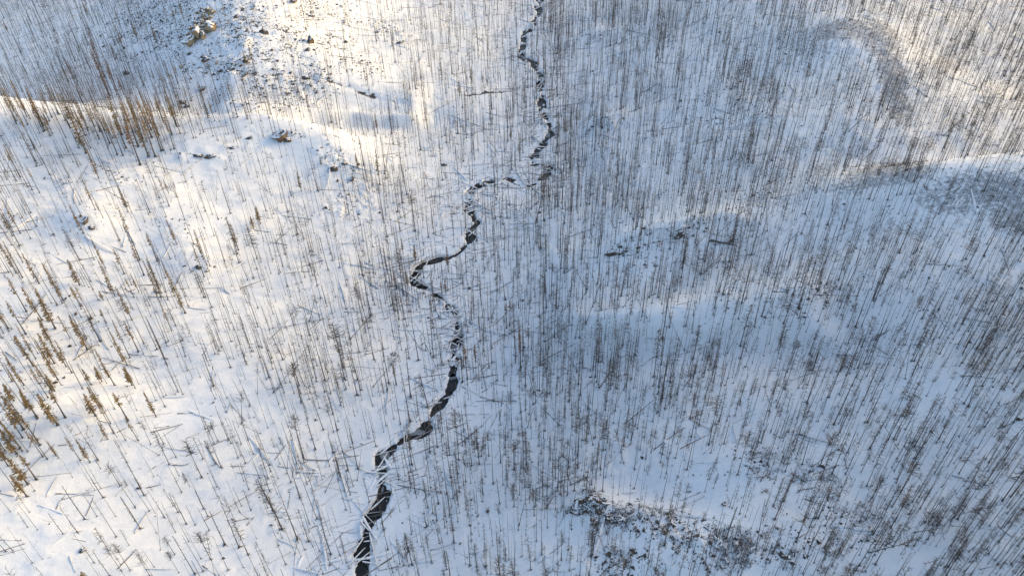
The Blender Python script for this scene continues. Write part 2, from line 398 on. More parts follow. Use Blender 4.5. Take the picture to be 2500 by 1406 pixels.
class MB:
    def __init__(s): s.V = []; s.T = []; s.m = []; s.n = 0
    def add(s, V, T, mi=0):
        V = np.asarray(V, float); T = np.asarray(T, int)
        s.V.append(V); s.T.append(T + s.n); s.m.append(np.full(len(T), mi)); s.n += len(V)
    def arr(s): return np.concatenate(s.V), np.concatenate(s.T), np.concatenate(s.m)
    def tube(s, P, rad, sides=5, mi=0, cap=True):
        P = np.asarray(P, float); n = len(P)
        d = np.gradient(P, axis=0); d /= np.linalg.norm(d, axis=1)[:, None] + 1e-9
        ref = np.array((1.0, 0, 0)) if abs(d[0][0]) < .8 else np.array((0, 1.0, 0))
        a = np.cross(d, ref); a /= np.linalg.norm(a, axis=1)[:, None]; b = np.cross(d, a)
        th = np.arange(sides) * 2 * math.pi / sides
        V = P[:, None] + (a[:, None] * np.cos(th)[None, :, None] + b[:, None] * np.sin(th)[None, :, None]) * np.asarray(rad)[:, None, None]
        V = V.reshape(-1, 3); T = []
        for i in range(n - 1):
            for k in range(sides):
                p, q = i * sides + k, i * sides + (k + 1) % sides
                T += [(p, q, q + sides), (p, q + sides, p + sides)]
        if cap:
            for e in (0, n - 1):
                for k in range(1, sides - 1): T.append((e * sides, e * sides + k, e * sides + k + 1))
        s.add(V, T, mi)
    def spike(s, p0, p1, r, mi=0):
        p0 = np.asarray(p0, float); p1 = np.asarray(p1, float); d = p1 - p0; d = d / (np.linalg.norm(d) + 1e-9)
        ref = np.array((0, 0, 1.0)) if abs(d[2]) < .8 else np.array((1.0, 0, 0))
        a = np.cross(d, ref); a /= np.linalg.norm(a) + 1e-9; b = np.cross(d, a)
        V = [p0 + r * a, p0 + r * (-.5 * a + .87 * b), p0 + r * (-.5 * a - .87 * b), p1]
        s.add(V, [(0, 1, 3), (1, 2, 3), (2, 0, 3)], mi)

# ------------------------------------------------------------------ setting: ground and water
def grid_mesh():
    ny, nx = GX.shape
    V = np.stack([GX, GY, GZ], -1).reshape(-1, 3)
    idx = np.arange(nx * ny).reshape(ny, nx)
    Q = np.stack([idx[:-1, :-1], idx[:-1, 1:], idx[1:, 1:], idx[1:, :-1]], -1).reshape(-1, 4)
    me = mesh_tris('snow_ground', V, Q, ['snow'], smooth=True)
    for nm, A in (('bare', bare), ('speck', speck), ('bank', bank)):
        a = me.attributes.new(nm, 'FLOAT', 'POINT'); a.data.foreach_set('value', A.ravel().astype(np.float32))
    return me
tag(link('ground', grid_mesh()), 'snow covered valley floor and slopes with thin grey patches', 'ground', kind='structure')
def water_mesh():
    t = np.gradient(CL[:, :2], axis=0); t /= np.linalg.norm(t, axis=1)[:, None]
    k = np.ones(9) / 9; t = np.stack([np.convolve(np.pad(t[:, i], 4, 'edge'), k, 'valid') for i in range(2)], -1)
    nrm = np.stack([-t[:, 1], t[:, 0]], -1)
    w = (CL[:, 2] + 2.2)[:, None]
    A = CL[:, :2] + nrm * w; B = CL[:, :2] - nrm * w
    V = np.concatenate([np.c_[A, np.full(len(A), WATER_Z)], np.c_[B, np.full(len(B), WATER_Z)]])
    n = len(A); Q = [(i, i + 1, n + i + 1, n + i) for i in range(n - 1)]
    return mesh_tris('creek_water', V, Q, ['water'], smooth=True)
# one sheet of still water under the whole channel, so that no faces of the ribbon fold over each other
def water_sheet():
    y0_, y1_ = CL[:, 1].min() - 5, CL[:, 1].max() + 20
    V = [(-62, y0_, WATER_Z), (44, y0_, WATER_Z), (44, y1_, WATER_Z), (-62, y1_, WATER_Z)]
    return mesh_tris('creek_water', V, [(0, 1, 2, 3)], ['water'])
tag(link('water', water_sheet()), 'dark open water of the winding creek', 'water', kind='structure')

# ------------------------------------------------------------------ tree shapes (trunk and crown triangles, root at the origin)
def trunk_arr(h, r, r_top, seed, sides, bend, roots=5, seg=6):
    g = random.Random(seed); mb = MB()
    a = g.uniform(0, 6.28); b2 = g.uniform(0, 6.28)
    P = []; rad = []
    for t in [-0.03, .012, .045] + [k / seg for k in range(1, seg + 1)]:
        off = bend * h * (t * t * .8 + .12 * math.sin(t * 5 + b2))
        P.append((math.cos(a) * off, math.sin(a) * off, t * h))
        rad.append(r * 2.3 if t < 0.01 else r * 1.7 if t < .03 else r + (r_top - r) * t ** .85)
    mb.tube(P, rad, sides)
    for k in range(roots):
        th = g.uniform(0, 6.28); l = g.uniform(.35, .8)
        mb.spike((0, 0, .2), (math.cos(th) * l * .8, math.sin(th) * l * .8, .0), r * .9)
    return mb, np.array(P)
def on_path(P, z):
    return np.array([np.interp(z, P[:, 2], P[:, 0]), np.interp(z, P[:, 2], P[:, 1]), z])
def snag_shape(h, r, seed, sides, nst, bend):
    mb, P = trunk_arr(h, r, r * random.Random(seed).choice([.22, .3, .5]), seed, sides, bend)
    g = random.Random(seed + 1); cb = MB()
    for k in range(nst):
        z = h * g.uniform(.25, .97); p = on_path(P, z); th = g.uniform(0, 6.28); l = g.uniform(.2, .85)
        cb.spike(p, p + np.array((math.cos(th) * l, math.sin(th) * l, g.uniform(-.25, .2))), .028)
    if nst == 0: cb.spike(on_path(P, h * .8), on_path(P, h * .8) + np.array((.4, 0, .1)), .03)
    return mb, cb
def twiggy_shape(h, r, seed, sides, n, style, bend):
    mb, P = trunk_arr(h, r, r * .22, seed, sides, bend)
    g = random.Random(seed + 2); cb = MB()
    side = g.uniform(0, 6.28)
    for k in range(n):
        if style == 0:      # drooping fine branches, longer lower down
            t = g.uniform(.42, .99); l = (1.5 * (1 - t) + .28) * g.uniform(.6, 1.25); dz = -.35 * l; th = g.uniform(0, 6.28)
        elif style == 1:    # an upswept broom at the top
            t = g.uniform(.66, .99); l = g.uniform(.5, 1.35) * (.55 + .6 * (1 - t) / .34); dz = l * g.uniform(.2, .75); th = g.uniform(0, 6.28)
        else:               # scattered twigs, most of them on one side
            t = g.uniform(.22, .98); l = g.uniform(.35, 1.15); dz = l * g.uniform(-.4, .25); th = side + g.gauss(0, 1.1)
        p = on_path(P, h * t); d = np.array((math.cos(th) * l, math.sin(th) * l, dz))
        cb.spike(p, p + d, .027)
        if k % 2 == 0:
            m = p + d * .55; th2 = th + g.choice((-.8, .8)); l2 = l * .5
            cb.spike(m, m + np.array((math.cos(th2) * l2, math.sin(th2) * l2, dz * .4)), .02)
    return mb, cb
def spruce_shape(h, r, seed, lo, wid, dens):
    mb, P = trunk_arr(h, r, r * .15, seed, 6, .008)
    g = random.Random(seed + 3); cb = MB()
    z = h * lo
    while z < h * .995:
        t = (z - h * lo) / (h * (1 - lo))
        reach = wid * (1 - t) ** .8 * (.55 + .45 * min(1, t * 5)) + .10
        for k in range(g.randint(4, 6)):
            if g.random() > dens: continue
            th = g.uniform(0, 6.28); l = reach * g.uniform(.6, 1.2); p = on_path(P, z)
            u = np.array((math.cos(th), math.sin(th), 0)); w = np.array((-u[1], u[0], 0)); dz = -l * g.uniform(.15, .55)
            tip = p + u * l + np.array((0, 0, dz))
            cb.spike(p, tip, .03)
            for q in range(4):      # needle sprays along the branch: small ragged triangles in many planes
                f = g.uniform(.25, 1.0); c = p + (tip - p) * f; s = (.16 + .22 * l) * g.uniform(.6, 1.2)
                e1 = u * g.uniform(.3, 1) + w * g.uniform(-1, 1); e1 /= np.linalg.norm(e1); e2 = np.array((g.uniform(-.5, .5), g.uniform(-.5, .5), -g.uniform(.5, 1.0)))
                e3 = np.cross(e1, e2) * .35
                cb.add([c - e1 * s * .5, c + e1 * s * .9, c + e2 * s * .55 + e3 * s, c - e2 * s * .25 - e3 * s], [(0, 1, 2), (0, 3, 1)])
        z += h * .022 * g.uniform(.7, 1.3) + .05
    return mb, cb

# ------------------------------------------------------------------ where the stems stand
DU = [125 + 250 * i for i in range(10)]; DV = [100 + 200 * i for i in range(7)]
DENS = np.array([[3.4,3.2,1.7,1.9,3.7,6,6.6,6.4,6,5.2],
                 [4.6,5,3,3.8,5.2,7.6,7.4,7.2,6.8,6.6],
                 [3.4,3.2,3.4,3.4,6,9.2,9.6,9,7.5,6.5],
                 [3.2,3.0,4.4,6,6.8,9.4,10,10,11.5,12],
                 [3.4,3.0,5.3,7.5,6.8,10,10.5,9,9.5,12.5],
                 [2.2,2.1,4.4,7,8.4,10,10,9.5,9,12],
                 [1.4,2.0,4.4,6,8.4,9,6,8.5,11,12.5]]) * 0.0300
TWG = np.array([[.2,.2,.2,.15,.15,.2,.25,.35,.5,.6],
                [.2,.2,.15,.15,.15,.2,.25,.35,.45,.6],
                [.25,.25,.25,.2,.2,.2,.25,.3,.3,.4],
                [.3,.3,.25,.2,.2,.25,.3,.4,.5,.5],
                [.35,.3,.25,.25,.25,.35,.4,.5,.55,.55],
                [.3,.25,.25,.25,.4,.5,.5,.55,.55,.55],
                [.2,.2,.2,.3,.5,.55,.55,.55,.55,.55]])
def img_grid(A, u, v):
    fu = np.clip((u - DU[0]) / 250, 0, 8.999); fv = np.clip((v - DV[0]) / 200, 0, 5.999)
    i = fu.astype(int); j = fv.astype(int); a = fu - i; b = fv - j
    return (A[j, i] * (1 - a) + A[j, i + 1] * a) * (1 - b) + (A[j + 1, i] * (1 - a) + A[j + 1, i + 1] * a) * b
# open snow, ledges and clearings (thin the stems), and close stands (thicken them): from the photograph
OPEN = [(1650,1215,110,26,0,.95),(560,1290,130,60,0,.4),(1700,845,150,22,0,.25),(2330,395,160,20,5,.8),(760,400,90,40,10,.4),(400,420,220,36,0,.5),(570,90,210,110,10,.6),
        (1010,880,50,60,0,.55),(870,1050,40,40,0,.3),(1950,300,60,60,0,.3),(2300,20,60,26,0,.3),(2360,220,60,50,0,.35),(80,260,90,22,0,.3),(1500,1250,90,40,0,.5),(1290,470,60,30,0,.4),
        (2270,980,110,40,0,.3),(1980,560,80,26,0,.35),(2000,820,120,14,0,.35),(2080,95,120,50,0,.5),(2190,210,40,90,0,.4),(2250,430,200,40,5,.35),(150,130,200,60,0,.25),(1560,830,120,10,0,.3),(140,1260,160,90,0,.3),(450,960,90,60,0,.35),(700,700,60,40,0,.3)]
CLOSE = [(700,660,90,40,0,.6),(900,900,60,90,0,.5),(700,900,120,110,0,.35),(300,300,220,40,0,.9),(230,180,100,60,0,.7),(640,270,110,40,0,.6),(970,260,40,40,0,.7),(980,740,60,50,0,.5),
         (1350,180,40,240,0,.6),(1350,880,80,60,0,.4),(2450,850,90,120,0,.5),(2250,250,90,90,0,.3),(2380,1330,160,90,0,.4),(1260,1180,40,60,0,.6),(1700,950,120,60,0,.35),(740,1180,60,60,0,.4),
         (2350,700,140,80,0,.3),(40,560,60,60,0,.5),(800,1340,90,60,0,.3),(1550,60,160,60,0,.3)]
def density(x, y, z):
    u, v = project(x, y, z)
    d = img_grid(DENS, u, v)
    d = d * (1 - blob_mask(u, v, OPEN)) * (1 + blob_mask(u, v, CLOSE))
    d = d * np.clip(1 + .75 * fbm(x, y, 9, 101, 3), .4, 1.8)
    ok = (u > -260) & (u < 2760) & (v > -70) & (v < 1620)
    return np.where(ok, d, 0), u, v
NC = 190000
cx = rng.uniform(-330, 330, NC); cy = rng.uniform(52, 545, NC); cz = ground_z(cx, cy)
dens, cu, cv = density(cx, cy, cz)
keep = rng.uniform(0, 1, NC) < dens * (660 * 493 / NC)
cdn, ckn = seg_dist(cx, cy, CL); keep &= cdn > CL[ckn, 2] + .5
cx, cy, cz, cu, cv = [a[keep] for a in (cx, cy, cz, cu, cv)]
NT = len(cx)
hgt = np.clip(rng.lognormal(math.log(9.9), .30, NT), 3.2, 17.5) * np.where((cu > 1500) & (cv > 500), .9, 1)
hgt = np.where(rng.uniform(0, 1, NT) < .14, rng.uniform(2.5, 6, NT), hgt)
hgt *= 1 + .10 * fbm(cx, cy, 40, 131, 2)
twg = rng.uniform(0, 1, NT) < img_grid(TWG, cu, cv)
tilt = np.abs(rng.normal(0, 1.5, NT)); tilt = np.where(rng.uniform(0, 1, NT) < .05, rng.uniform(8, 38, NT), tilt)
tdir = rng.uniform(0, 2 * math.pi, NT); spin = rng.uniform(0, 2 * math.pi, NT)
gir = np.clip(rng.lognormal(0, .36, NT), .5, 2.2)

# stems read off the photograph one by one: top and base, picture 2500 wide
def crop(L, s, ou, ov): return [(a / s + ou, b / s + ov, c / s + ou, d / s + ov) for a, b, c, d in L]
HAND = crop([(560,580,745,840),(885,590,1040,822),(445,750,612,995),(320,950,455,1100),(580,800,700,975),(860,830,1012,1062),(1080,780,1185,980),(1180,950,1265,1088),
 (1085,360,1220,600),(1165,370,1268,548),(820,410,918,585),(1235,610,1310,800),(1320,430,1455,690),(1390,400,1465,560),(0,830,75,940),(90,940,200,1052),(790,1170,938,1360),
 (850,1065,930,1180),(1010,1200,1112,1340),(1265,1110,1405,1390),(1405,1090,1520,1283),(1195,1230,1290,1380),(970,1230,1080,1400),(670,1220,790,1400),(1370,780,1500,975),
 (1550,830,1725,1200),(1480,900,1510,1075),(2260,200,2275,490),(2340,370,2400,515),(1900,600,1945,790),(1950,740,2145,1140),(1730,780,1810,930),(690,530,725,630),(680,1100,722,1160),
 (1440,240,1545,450),(1480,300,1570,430),(1640,280,1740,450),(1700,430,1770,590),(1350,530,1420,640),(1240,600,1290,680),(1175,770,1250,900),(1300,650,1370,760),(1500,690,1570,830),
 (1690,600,1760,720),(2100,100,2210,220),(2250,110,2330,350),(2140,910,2225,1155),(2280,960,2385,1245),(2000,1140,2060,1320),(1720,980,1790,1250)], 2.954, 0, 930)
HAND += crop([(930,150,930,415),(1470,60,1478,360),(690,680,710,880),(600,700,632,910),(1395,780,1400,970),(1490,850,1495,1055),(1610,780,1612,980),(1250,1150,1258,1400),
 (1370,1110,1375,1360),(1250,740,1255,905),(1000,320,1005,600),(205,690,212,870),(1690,540,1690,790),(1145,700,1150,880),(395,0,437,310),(210,200,260,470),(585,560,608,605)], 2.954, 830, 930)
HAND += crop([(460,960,495,1215),(610,740,660,1000),(380,590,410,750),(735,230,735,380),(900,380,905,600),(1420,500,1425,920),(1240,560,1245,705),(725,140,735,300),(1710,960,1705,1400),
 (280,1100,350,1390),(520,860,560,1230),(20,900,80,1110),(195,570,235,800),(560,290,600,640)], 2.929, 830, 460)
hb = np.array([(h[2], h[3]) for h in HAND]); ht = np.array([(h[0], h[1]) for h in HAND])
def height_from_top(P, u, v):
    """height of the point above P whose picture height is v (bisection)"""
    lo = np.zeros(len(P)); hi = np.full(len(P), 40.0)
    for _ in range(30):
        m = (lo + hi) / 2; uu, vv = project(P[:, 0], P[:, 1], P[:, 2] + m)
        lo = np.where(vv > v, m, lo); hi = np.where(vv > v, hi, m)
    return lo
HP = at_many(hb[:, 0], hb[:, 1]); HH = np.clip(height_from_top(HP, ht[:, 0], ht[:, 1]), 4, 22)
htw = rng.uniform(0, 1, len(HP)) < np.where(hb[:, 0] > 1150, .5, .12)
nh = len(HP)
# no random stem right beside a read one
dmin = np.min(np.hypot(cx[:, None] - HP[None, :, 0], cy[:, None] - HP[None, :, 1]), axis=1)
ok = dmin > 1.6
arrs = []
for a, b in ((cx, HP[:, 0]), (cy, HP[:, 1]), (cz, HP[:, 2]), (cu, hb[:, 0]), (cv, hb[:, 1]), (hgt, HH), (twg, htw), (tilt, np.abs(rng.normal(0, .8, nh))),
             (tdir, rng.uniform(0, 6.28, nh)), (spin, rng.uniform(0, 6.28, nh)), (gir, np.clip(rng.normal(1.55, .2, nh), 1.2, 2.0))):
    arrs.append(np.concatenate([b, a[ok]]))
cx, cy, cz, cu, cv, hgt, twg, tilt, tdir, spin, gir = arrs
twg = twg.astype(bool); NT = len(cx); hand = np.arange(NT) < nh
tu, tv = project(cx + np.sin(R(1) * tilt) * np.cos(tdir) * hgt, cy + np.sin(R(1) * tilt) * np.sin(tdir) * hgt, cz + hgt * np.cos(R(1) * tilt))
plen = np.hypot(tu - cu, tv - cv) * np.where((np.minimum(cv, 1406) - tv > 15) & (tu > 5) & (tu < 2495) & (tv < 1380) & (cu > -20) & (cu < 2520) & (cv < 1440), 1, .1)
plen = plen * (.6 + .4 * gir) + hand * 1000

# ------------------------------------------------------------------ words for the labels
def side_of_creek(u, v):
    return 'left' if u < np.interp(v, [c[1] for c in CREEK][::-1], [c[0] for c in CREEK][::-1]) else 'right'
def zone(u, v):
    left = side_of_creek(u, v) == 'left'
    if v > 1100:
        if u < 420: return 'in the sunlit lower left clearing'
        if u < 680: return 'on the sunlit bottom slope'
        if left: return "on the creek's lower left bank"
        if u < 1150: return "right of the creek's lowest bend"
        if u < 1400: return 'left of the dark ledge rocks'
        if u < 1780: return 'below the dark ledge rocks' if v > 1250 else 'above the dark ledge rocks'
        return 'on the brushy lower right rise' if u < 2120 else 'in the crowded lower right corner'
    if v > 700:
        if u < 320: return 'among the left edge spruces'
        if u < 700: return 'midway down the sunlit slope'
        if left: return "left of the creek's middle bends"
        if u < 1400: return "right of the creek's middle bends"
        if u < 2000: return 'above the blue snow bank' if v < 850 else 'on the pale right bench'
        return 'at the crowded right edge'
    if u < 500:
        return 'in the upper left hollow' if v < 235 else 'on the sunny upper bank' if v < 420 else 'on the upper sunlit slope'
    if u < 900 and left:
        return 'on the rocky top hillside' if v < 235 else 'around the rocky knolls' if v < 470 else 'below the rocky knolls'
    if left: return "left of the creek's upper reach"
    if u < 1700: return "right of the creek's upper reach"
    return 'on the grey patched slope'
ORD = 'first second third fourth fifth sixth seventh eighth ninth tenth eleventh twelfth thirteenth fourteenth fifteenth sixteenth seventeenth eighteenth nineteenth twentieth'.split()
def give_labels(items, cat, group):
    """items: (object, look, u, v); the look and the place first, and an order from the left where those are shared"""
    by = {}
    for o, look, u, v in items: by.setdefault((look, zone(u, v)), []).append((u, v, o))
    for (look, zn), L in by.items():
        L.sort(key=lambda a: a[0])
        for k, (u, v, o) in enumerate(L):
            t = f'{look} {zn}'
            if len(L) > 1:
                if k == 0: t += ', leftmost'
                elif k == len(L) - 1: t += ', rightmost'
                elif k < 20: t += f', {ORD[k]} from left'
                else: t += f', {k + 1}th from left'
            tag(o, t, cat, group)

# ------------------------------------------------------------------ standing dead trees
NV = 8
snagV, twigV, farS, farT = [], [], [], []
for k in range(NV):
    g = random.Random(500 + k)
    h = 11.0; r = .055
    snagV.append(snag_shape(h, r, 100 + k, 6, [0, 6, 10, 16, 22, 8, 12, 28][k], [.004, .008, .015, .006, .02, .01, .03, .006][k]))
    twigV.append(twiggy_shape(h, r, 200 + k, 6, [70, 54, 46, 90, 64, 56, 76, 60][k], k % 3, [.006, .012, .02, .008, .01, .025, .006, .01][k]))
    farS.append(snag_shape(h, r, 100 + k, 4, [0, 3, 5, 8, 12, 4, 6, 14][k], [.004, .008, .015, .006, .02, .01, .03, .006][k]))
    farT.append(twiggy_shape(h, r, 200 + k, 4, [44, 34, 30, 54, 40, 36, 48, 38][k], k % 3, [.006, .012, .02, .008, .01, .025, .006, .01][k]))
def stem_matrix(i):
    s = hgt[i] / 11.0; sx = (s ** .55) * gir[i]
    ax = Vector((-math.sin(tdir[i]), math.cos(tdir[i]), 0))
    return Matrix.Translation((cx[i], cy[i], cz[i] - .08)) @ Matrix.Rotation(R(tilt[i]), 4, ax) @ Matrix.Rotation(spin[i], 4, 'Z') @ Matrix.Diagonal((sx, sx, s, 1))
def tree_look(i, what):
    h = 'short' if hgt[i] < 8.5 else 'tall' if hgt[i] > 13 else 'medium'
    du = tu[i] - cu[i]
    if tilt[i] > 5: ln = 'tilted '
    else: ln = 'stout ' if gir[i] > 1.45 else 'thin ' if gir[i] < .85 else ''
    return f'{h} {ln}{what}'
var = rng.integers(0, NV, NT)
if LEVEL >= 2:
    order = np.argsort(-plen)
    solo = np.zeros(NT, bool)
    for flag in (False, True):
        solo[[i for i in order if twg[i] == flag][:290]] = True
    protoS = [(mesh_tris('snag_trunk', *a.arr()[:2], ['char']), mesh_tris('snag_branches', *b.arr()[:2], ['twig'])) for a, b in snagV]
    protoT = [(mesh_tris('burnt_trunk', *a.arr()[:2], ['char']), mesh_tris('burnt_crown', *b.arr()[:2], ['twig'])) for a, b in twigV]
    firsts = {}
    def stand(name, key, meshes, Mx):
        if key not in firsts:
            root = bpy.data.objects.new(name, None); COL.objects.link(root)
            kids = [link('trunk', meshes[0], root), link('crown', meshes[1], root)]
            firsts[key] = (root, kids)
        else:
            r0, k0 = firsts[key]
            root = r0.copy(); COL.objects.link(root)
            for c in k0:
                d = c.copy(); COL.objects.link(d); d.parent = root
        root.matrix_world = Mx
        return root
    itS, itT = [], []
    SNL = ['smooth bare snag', 'bare black snag', 'bare stubby snag', 'bare bristly snag', 'bowed stubby snag', 'bare black snag', 'bowed bare snag', 'bare bristly snag']
    TWL = ['droopy twigged burnt tree', 'broom topped burnt tree', 'one-sided twiggy burnt tree']
    for i in np.nonzero(solo)[0]:
        k = int(var[i])
        if twg[i]: itT.append((stand('burnt_tree', ('t', k), protoT[k], stem_matrix(i)), tree_look(i, TWL[k % 3]), cu[i], cv[i]))
        else: itS.append((stand('bare_snag', ('s', k), protoS[k], stem_matrix(i)), tree_look(i, SNL[k]), cu[i], cv[i]))
    give_labels(itS, 'dead tree', 'bare charred trunks standing in the snow')
    give_labels(itT, 'burnt tree', 'burnt trees that kept their fine twigs')
    def joined(name, sel, shapes):
        Vs, Ts, Ms, n = [], [], [], 0
        pre = [(a.arr()[:2], b.arr()[:2]) for a, b in shapes]
        for i in sel:
            Mx = np.array(stem_matrix(i))
            for mi, (V, T) in enumerate(pre[int(var[i])]):
                Vs.append(V @ Mx[:3, :3].T + Mx[:3, 3]); Ts.append(T + n); Ms.append(np.full(len(T), mi)); n += len(V)
        me = mesh_tris(name, np.concatenate(Vs), np.concatenate(Ts), ['char', 'twig'], np.concatenate(Ms))
        return link(name, me)
    rs = np.nonzero(~solo & ~twg)[0]; rt = np.nonzero(~solo & twg)[0]
    tag(joined('bare_snags', rs, farS), 'the many smaller bare charred trunks over the valley', kind='stuff')
    tag(joined('burnt_trees', rt, farT), 'the many smaller burnt trees with fine twigs over the valley', kind='stuff')
    print('STEMS', NT, len(rs), len(rt))

# ------------------------------------------------------------------ spruces with scorched or living needles
SPR = []   # top u, v, base u, v, colour, bushy
def spr(L, s, ou, ov, c, w=1.0): SPR.extend([(*q, c, w) for q in crop(L, s, ou, ov)])
spr([(640,240,760,560),(665,340,790,690),(690,440,800,700),(600,230,640,330)], 2.976, 0, 0, 'rust', 1.25)
spr([(790,480,850,690),(830,540,900,690),(770,430,830,600)], 2.976, 0, 0, 'rust', 1.2)
spr([(90,570,180,800),(215,620,310,900),(395,640,510,930),(485,680,580,900),(530,690,640,950),(25,680,120,900),(600,760,720,1010),(290,690,360,880)], 2.976, 0, 0, 'ochre', 1.0)
gg = random.Random(5)
for k in range(26):
    u = gg.uniform(235, 405); v = 222 + gg.uniform(0, 70)
    SPR.append((u, v, u + 36 - k * .4 + gg.uniform(-4, 4), v + gg.uniform(50, 112), gg.choice(['ochre', 'ochre', 'ochre', 'rust']), gg.uniform(.9, 1.7)))
for k in range(24):
    u = gg.uniform(-10, 260); v = 200 + gg.uniform(0, 90)
    SPR.append((u, v, u + 42 + gg.uniform(-4, 4), v + gg.uniform(45, 100), gg.choice(['ochre', 'ochre', 'olive', 'rust']), gg.uniform(.8, 1.5)))
spr([(1135,480,1200,640),(1265,470,1290,560),(1330,620,1380,780),(1270,680,1330,840),(1500,730,1560,880),(1195,620,1250,790),(1090,500,1130,600),(1000,510,1040,620),(1410,780,1480,960),(1650,590,1670,680)], 2.976, 0, 0, 'ochre', 1.0)
spr([(370,40,410,110),(590,20,640,110),(830,60,870,180),(1050,170,1130,290),(1230,60,1285,190),(1300,0,1335,140),(10,140,60,240),(1790,310,1855,530),(1750,370,1790,470),(1100,230,1150,330),(830,180,900,360),
     (950,160,1000,290),(440,470,500,600),(790,310,830,400)], 2.976, 0, 0, 'olive', 1.1)
spr([(1030,1260,1065,1345),(1180,1300,1225,1405),(2160,1240,2190,1390),(2040,1260,2070,1350),(2320,1140,2335,1200),(1160,1110,1200,1250)], 2.976, 0, 0, 'olive', .9)
spr([(240,820,275,970),(1035,540,1042,630)], 2.976, 830, 0, 'rust', 1.2)
spr([(1090,360,1092,440),(1432,400,1440,490),(455,580,475,720),(1300,960,1306,1170),(1220,930,1240,1015),(170,1255,195,1385),(110,1110,132,1225),(120,980,172,1200),(240,1080,290,1340),(860,580,870,700),(530,540,545,640),(950,470,960,600)], 2.976, 830, 0, 'olive', 1.0)
spr([(840,110,1000,510),(905,245,1030,620),(1205,210,1265,400),(1385,390,1460,630),(1160,520,1325,890),(885,630,960,780),(925,600,995,745),(810,690,945,940),(785,940,930,1210),(1010,500,1155,750)], 2.929, 0, 460, 'olive', .85)
spr([(1010,310,1125,520),(1680,250,1705,440),(1830,120,1862,250),(815,430,890,610),(470,510,570,690),(60,630,190,880),(240,700,300,940),(265,710,395,1000),(500,700,580,840),(250,920,365,1100),(20,800,185,1040),
     (170,1050,240,1270),(240,1030,390,1250),(820,950,990,1165),(480,900,625,1150),(700,860,760,960),(590,1290,650,1400),(690,1270,730,1380),(740,1240,820,1406),(300,1330,390,1450),(80,1050,180,1190),(0,790,60,1000),
     (870,1270,945,1406),(650,910,715,1090),(1800,200,1815,290),(1110,725,1125,770),(720,750,740,800)], 2.929, 0, 460, 'olive', 1.25)
spr([(0,100,170,345),(80,80,270,265),(245,90,415,315),(340,60,470,260),(150,60,260,250),(600,90,690,250),(0,310,145,480),(30,340,120,520),(110,530,260,705),(75,670,195,830),(50,550,200,740),(-60,150,80,400),(-40,20,100,140),
     (810,85,920,280),(640,40,720,190),(565,1370,680,1520),(0,500,60,610),(-70,380,40,560)], 2.954, 0, 930, 'olive', 1.45)
spr([(240,360,340,560),(350,430,425,555),(565,415,650,585),(460,390,580,570),(700,290,775,415),(145,340,310,545)], 2.954, 0, 930, 'olive', .8)
spr([(760,410,775,600),(395,590,402,720),(905,1090,911,1360),(965,1110,971,1240),(1290,1000,1293,1280),(725,660,729,760),(755,650,759,750),(870,1190,876,1290),(1185,810,1192,1000)], 2.929, 830, 460, 'rust', 1.0)
spr([(1205,790,1215,980),(450,360,452,470),(535,400,542,520),(380,1260,402,1400),(480,590,486,690),(645,790,655,890)], 2.929, 830, 460, 'olive', 1.05)
for k in range(48):      # more of them thinly spread up and down the left slope
    u = gg.uniform(5, 560) * gg.uniform(.35, 1); v = gg.uniform(400, 1120); h = gg.uniform(55, 95)
    lean = (1300 - u) / (2850 - v)
    SPR.append((u - lean * h, v - h, u, v, gg.choice(['olive', 'olive', 'ochre']), gg.uniform(.6, 1.05)))
SPR = np.array([(a, b, c, d, {'olive': 0, 'rust': 1, 'ochre': 2}[e], f) for a, b, c, d, e, f in SPR])
if LEVEL >= 2:
    P = at_many(SPR[:, 2], SPR[:, 3]); Hs = np.clip(height_from_top(P, SPR[:, 0], SPR[:, 1]), 3.5, 24)
    protos = []
    for k in range(5):
        a, b = spruce_shape(12.0, .15, 700 + k, [.30, .22, .45, .16, .55][k], [.72, .85, .58, .9, .55][k], [.75, .8, .62, .85, .55][k])
        protos.append((mesh_tris('spruce_trunk', *a.arr()[:2], ['char']), {c: mesh_tris('spruce_needles_' + c, *b.arr()[:2], [c]) for c in ('olive', 'rust', 'ochre')}))
    its = []
    for i in range(len(SPR)):
        c = ['olive', 'rust', 'ochre'][int(SPR[i, 4])]; k = i % 5 if c == 'olive' else (2, 4, 0)[i % 3]; s = Hs[i] / 12; sx = (s ** .45) * SPR[i, 5]
        Mx = Matrix.Translation((P[i, 0], P[i, 1], P[i, 2] - .1)) @ Matrix.Rotation(R(gg.uniform(0, 2.0)), 4, Vector((gg.uniform(-1, 1), gg.uniform(-1, 1), 0)).normalized()) @ Matrix.Rotation(gg.uniform(0, 6.28), 4, 'Z') @ Matrix.Diagonal((sx, sx, s, 1))
        o = stand('spruce_tree', ('sp', k, c), (protos[k][0], protos[k][1][c]), Mx)
        look = f"{'short' if Hs[i] < 8 else 'tall' if Hs[i] > 13.5 else 'medium'} {'bushy' if SPR[i, 5] > 1.15 else 'slim'} {dict(olive='olive brown', rust='rusty brown', ochre='ochre')[c]} spruce"
        its.append((o, look, SPR[i, 2], SPR[i, 3]))
    give_labels(its, 'spruce', 'spruces that still carry needles')
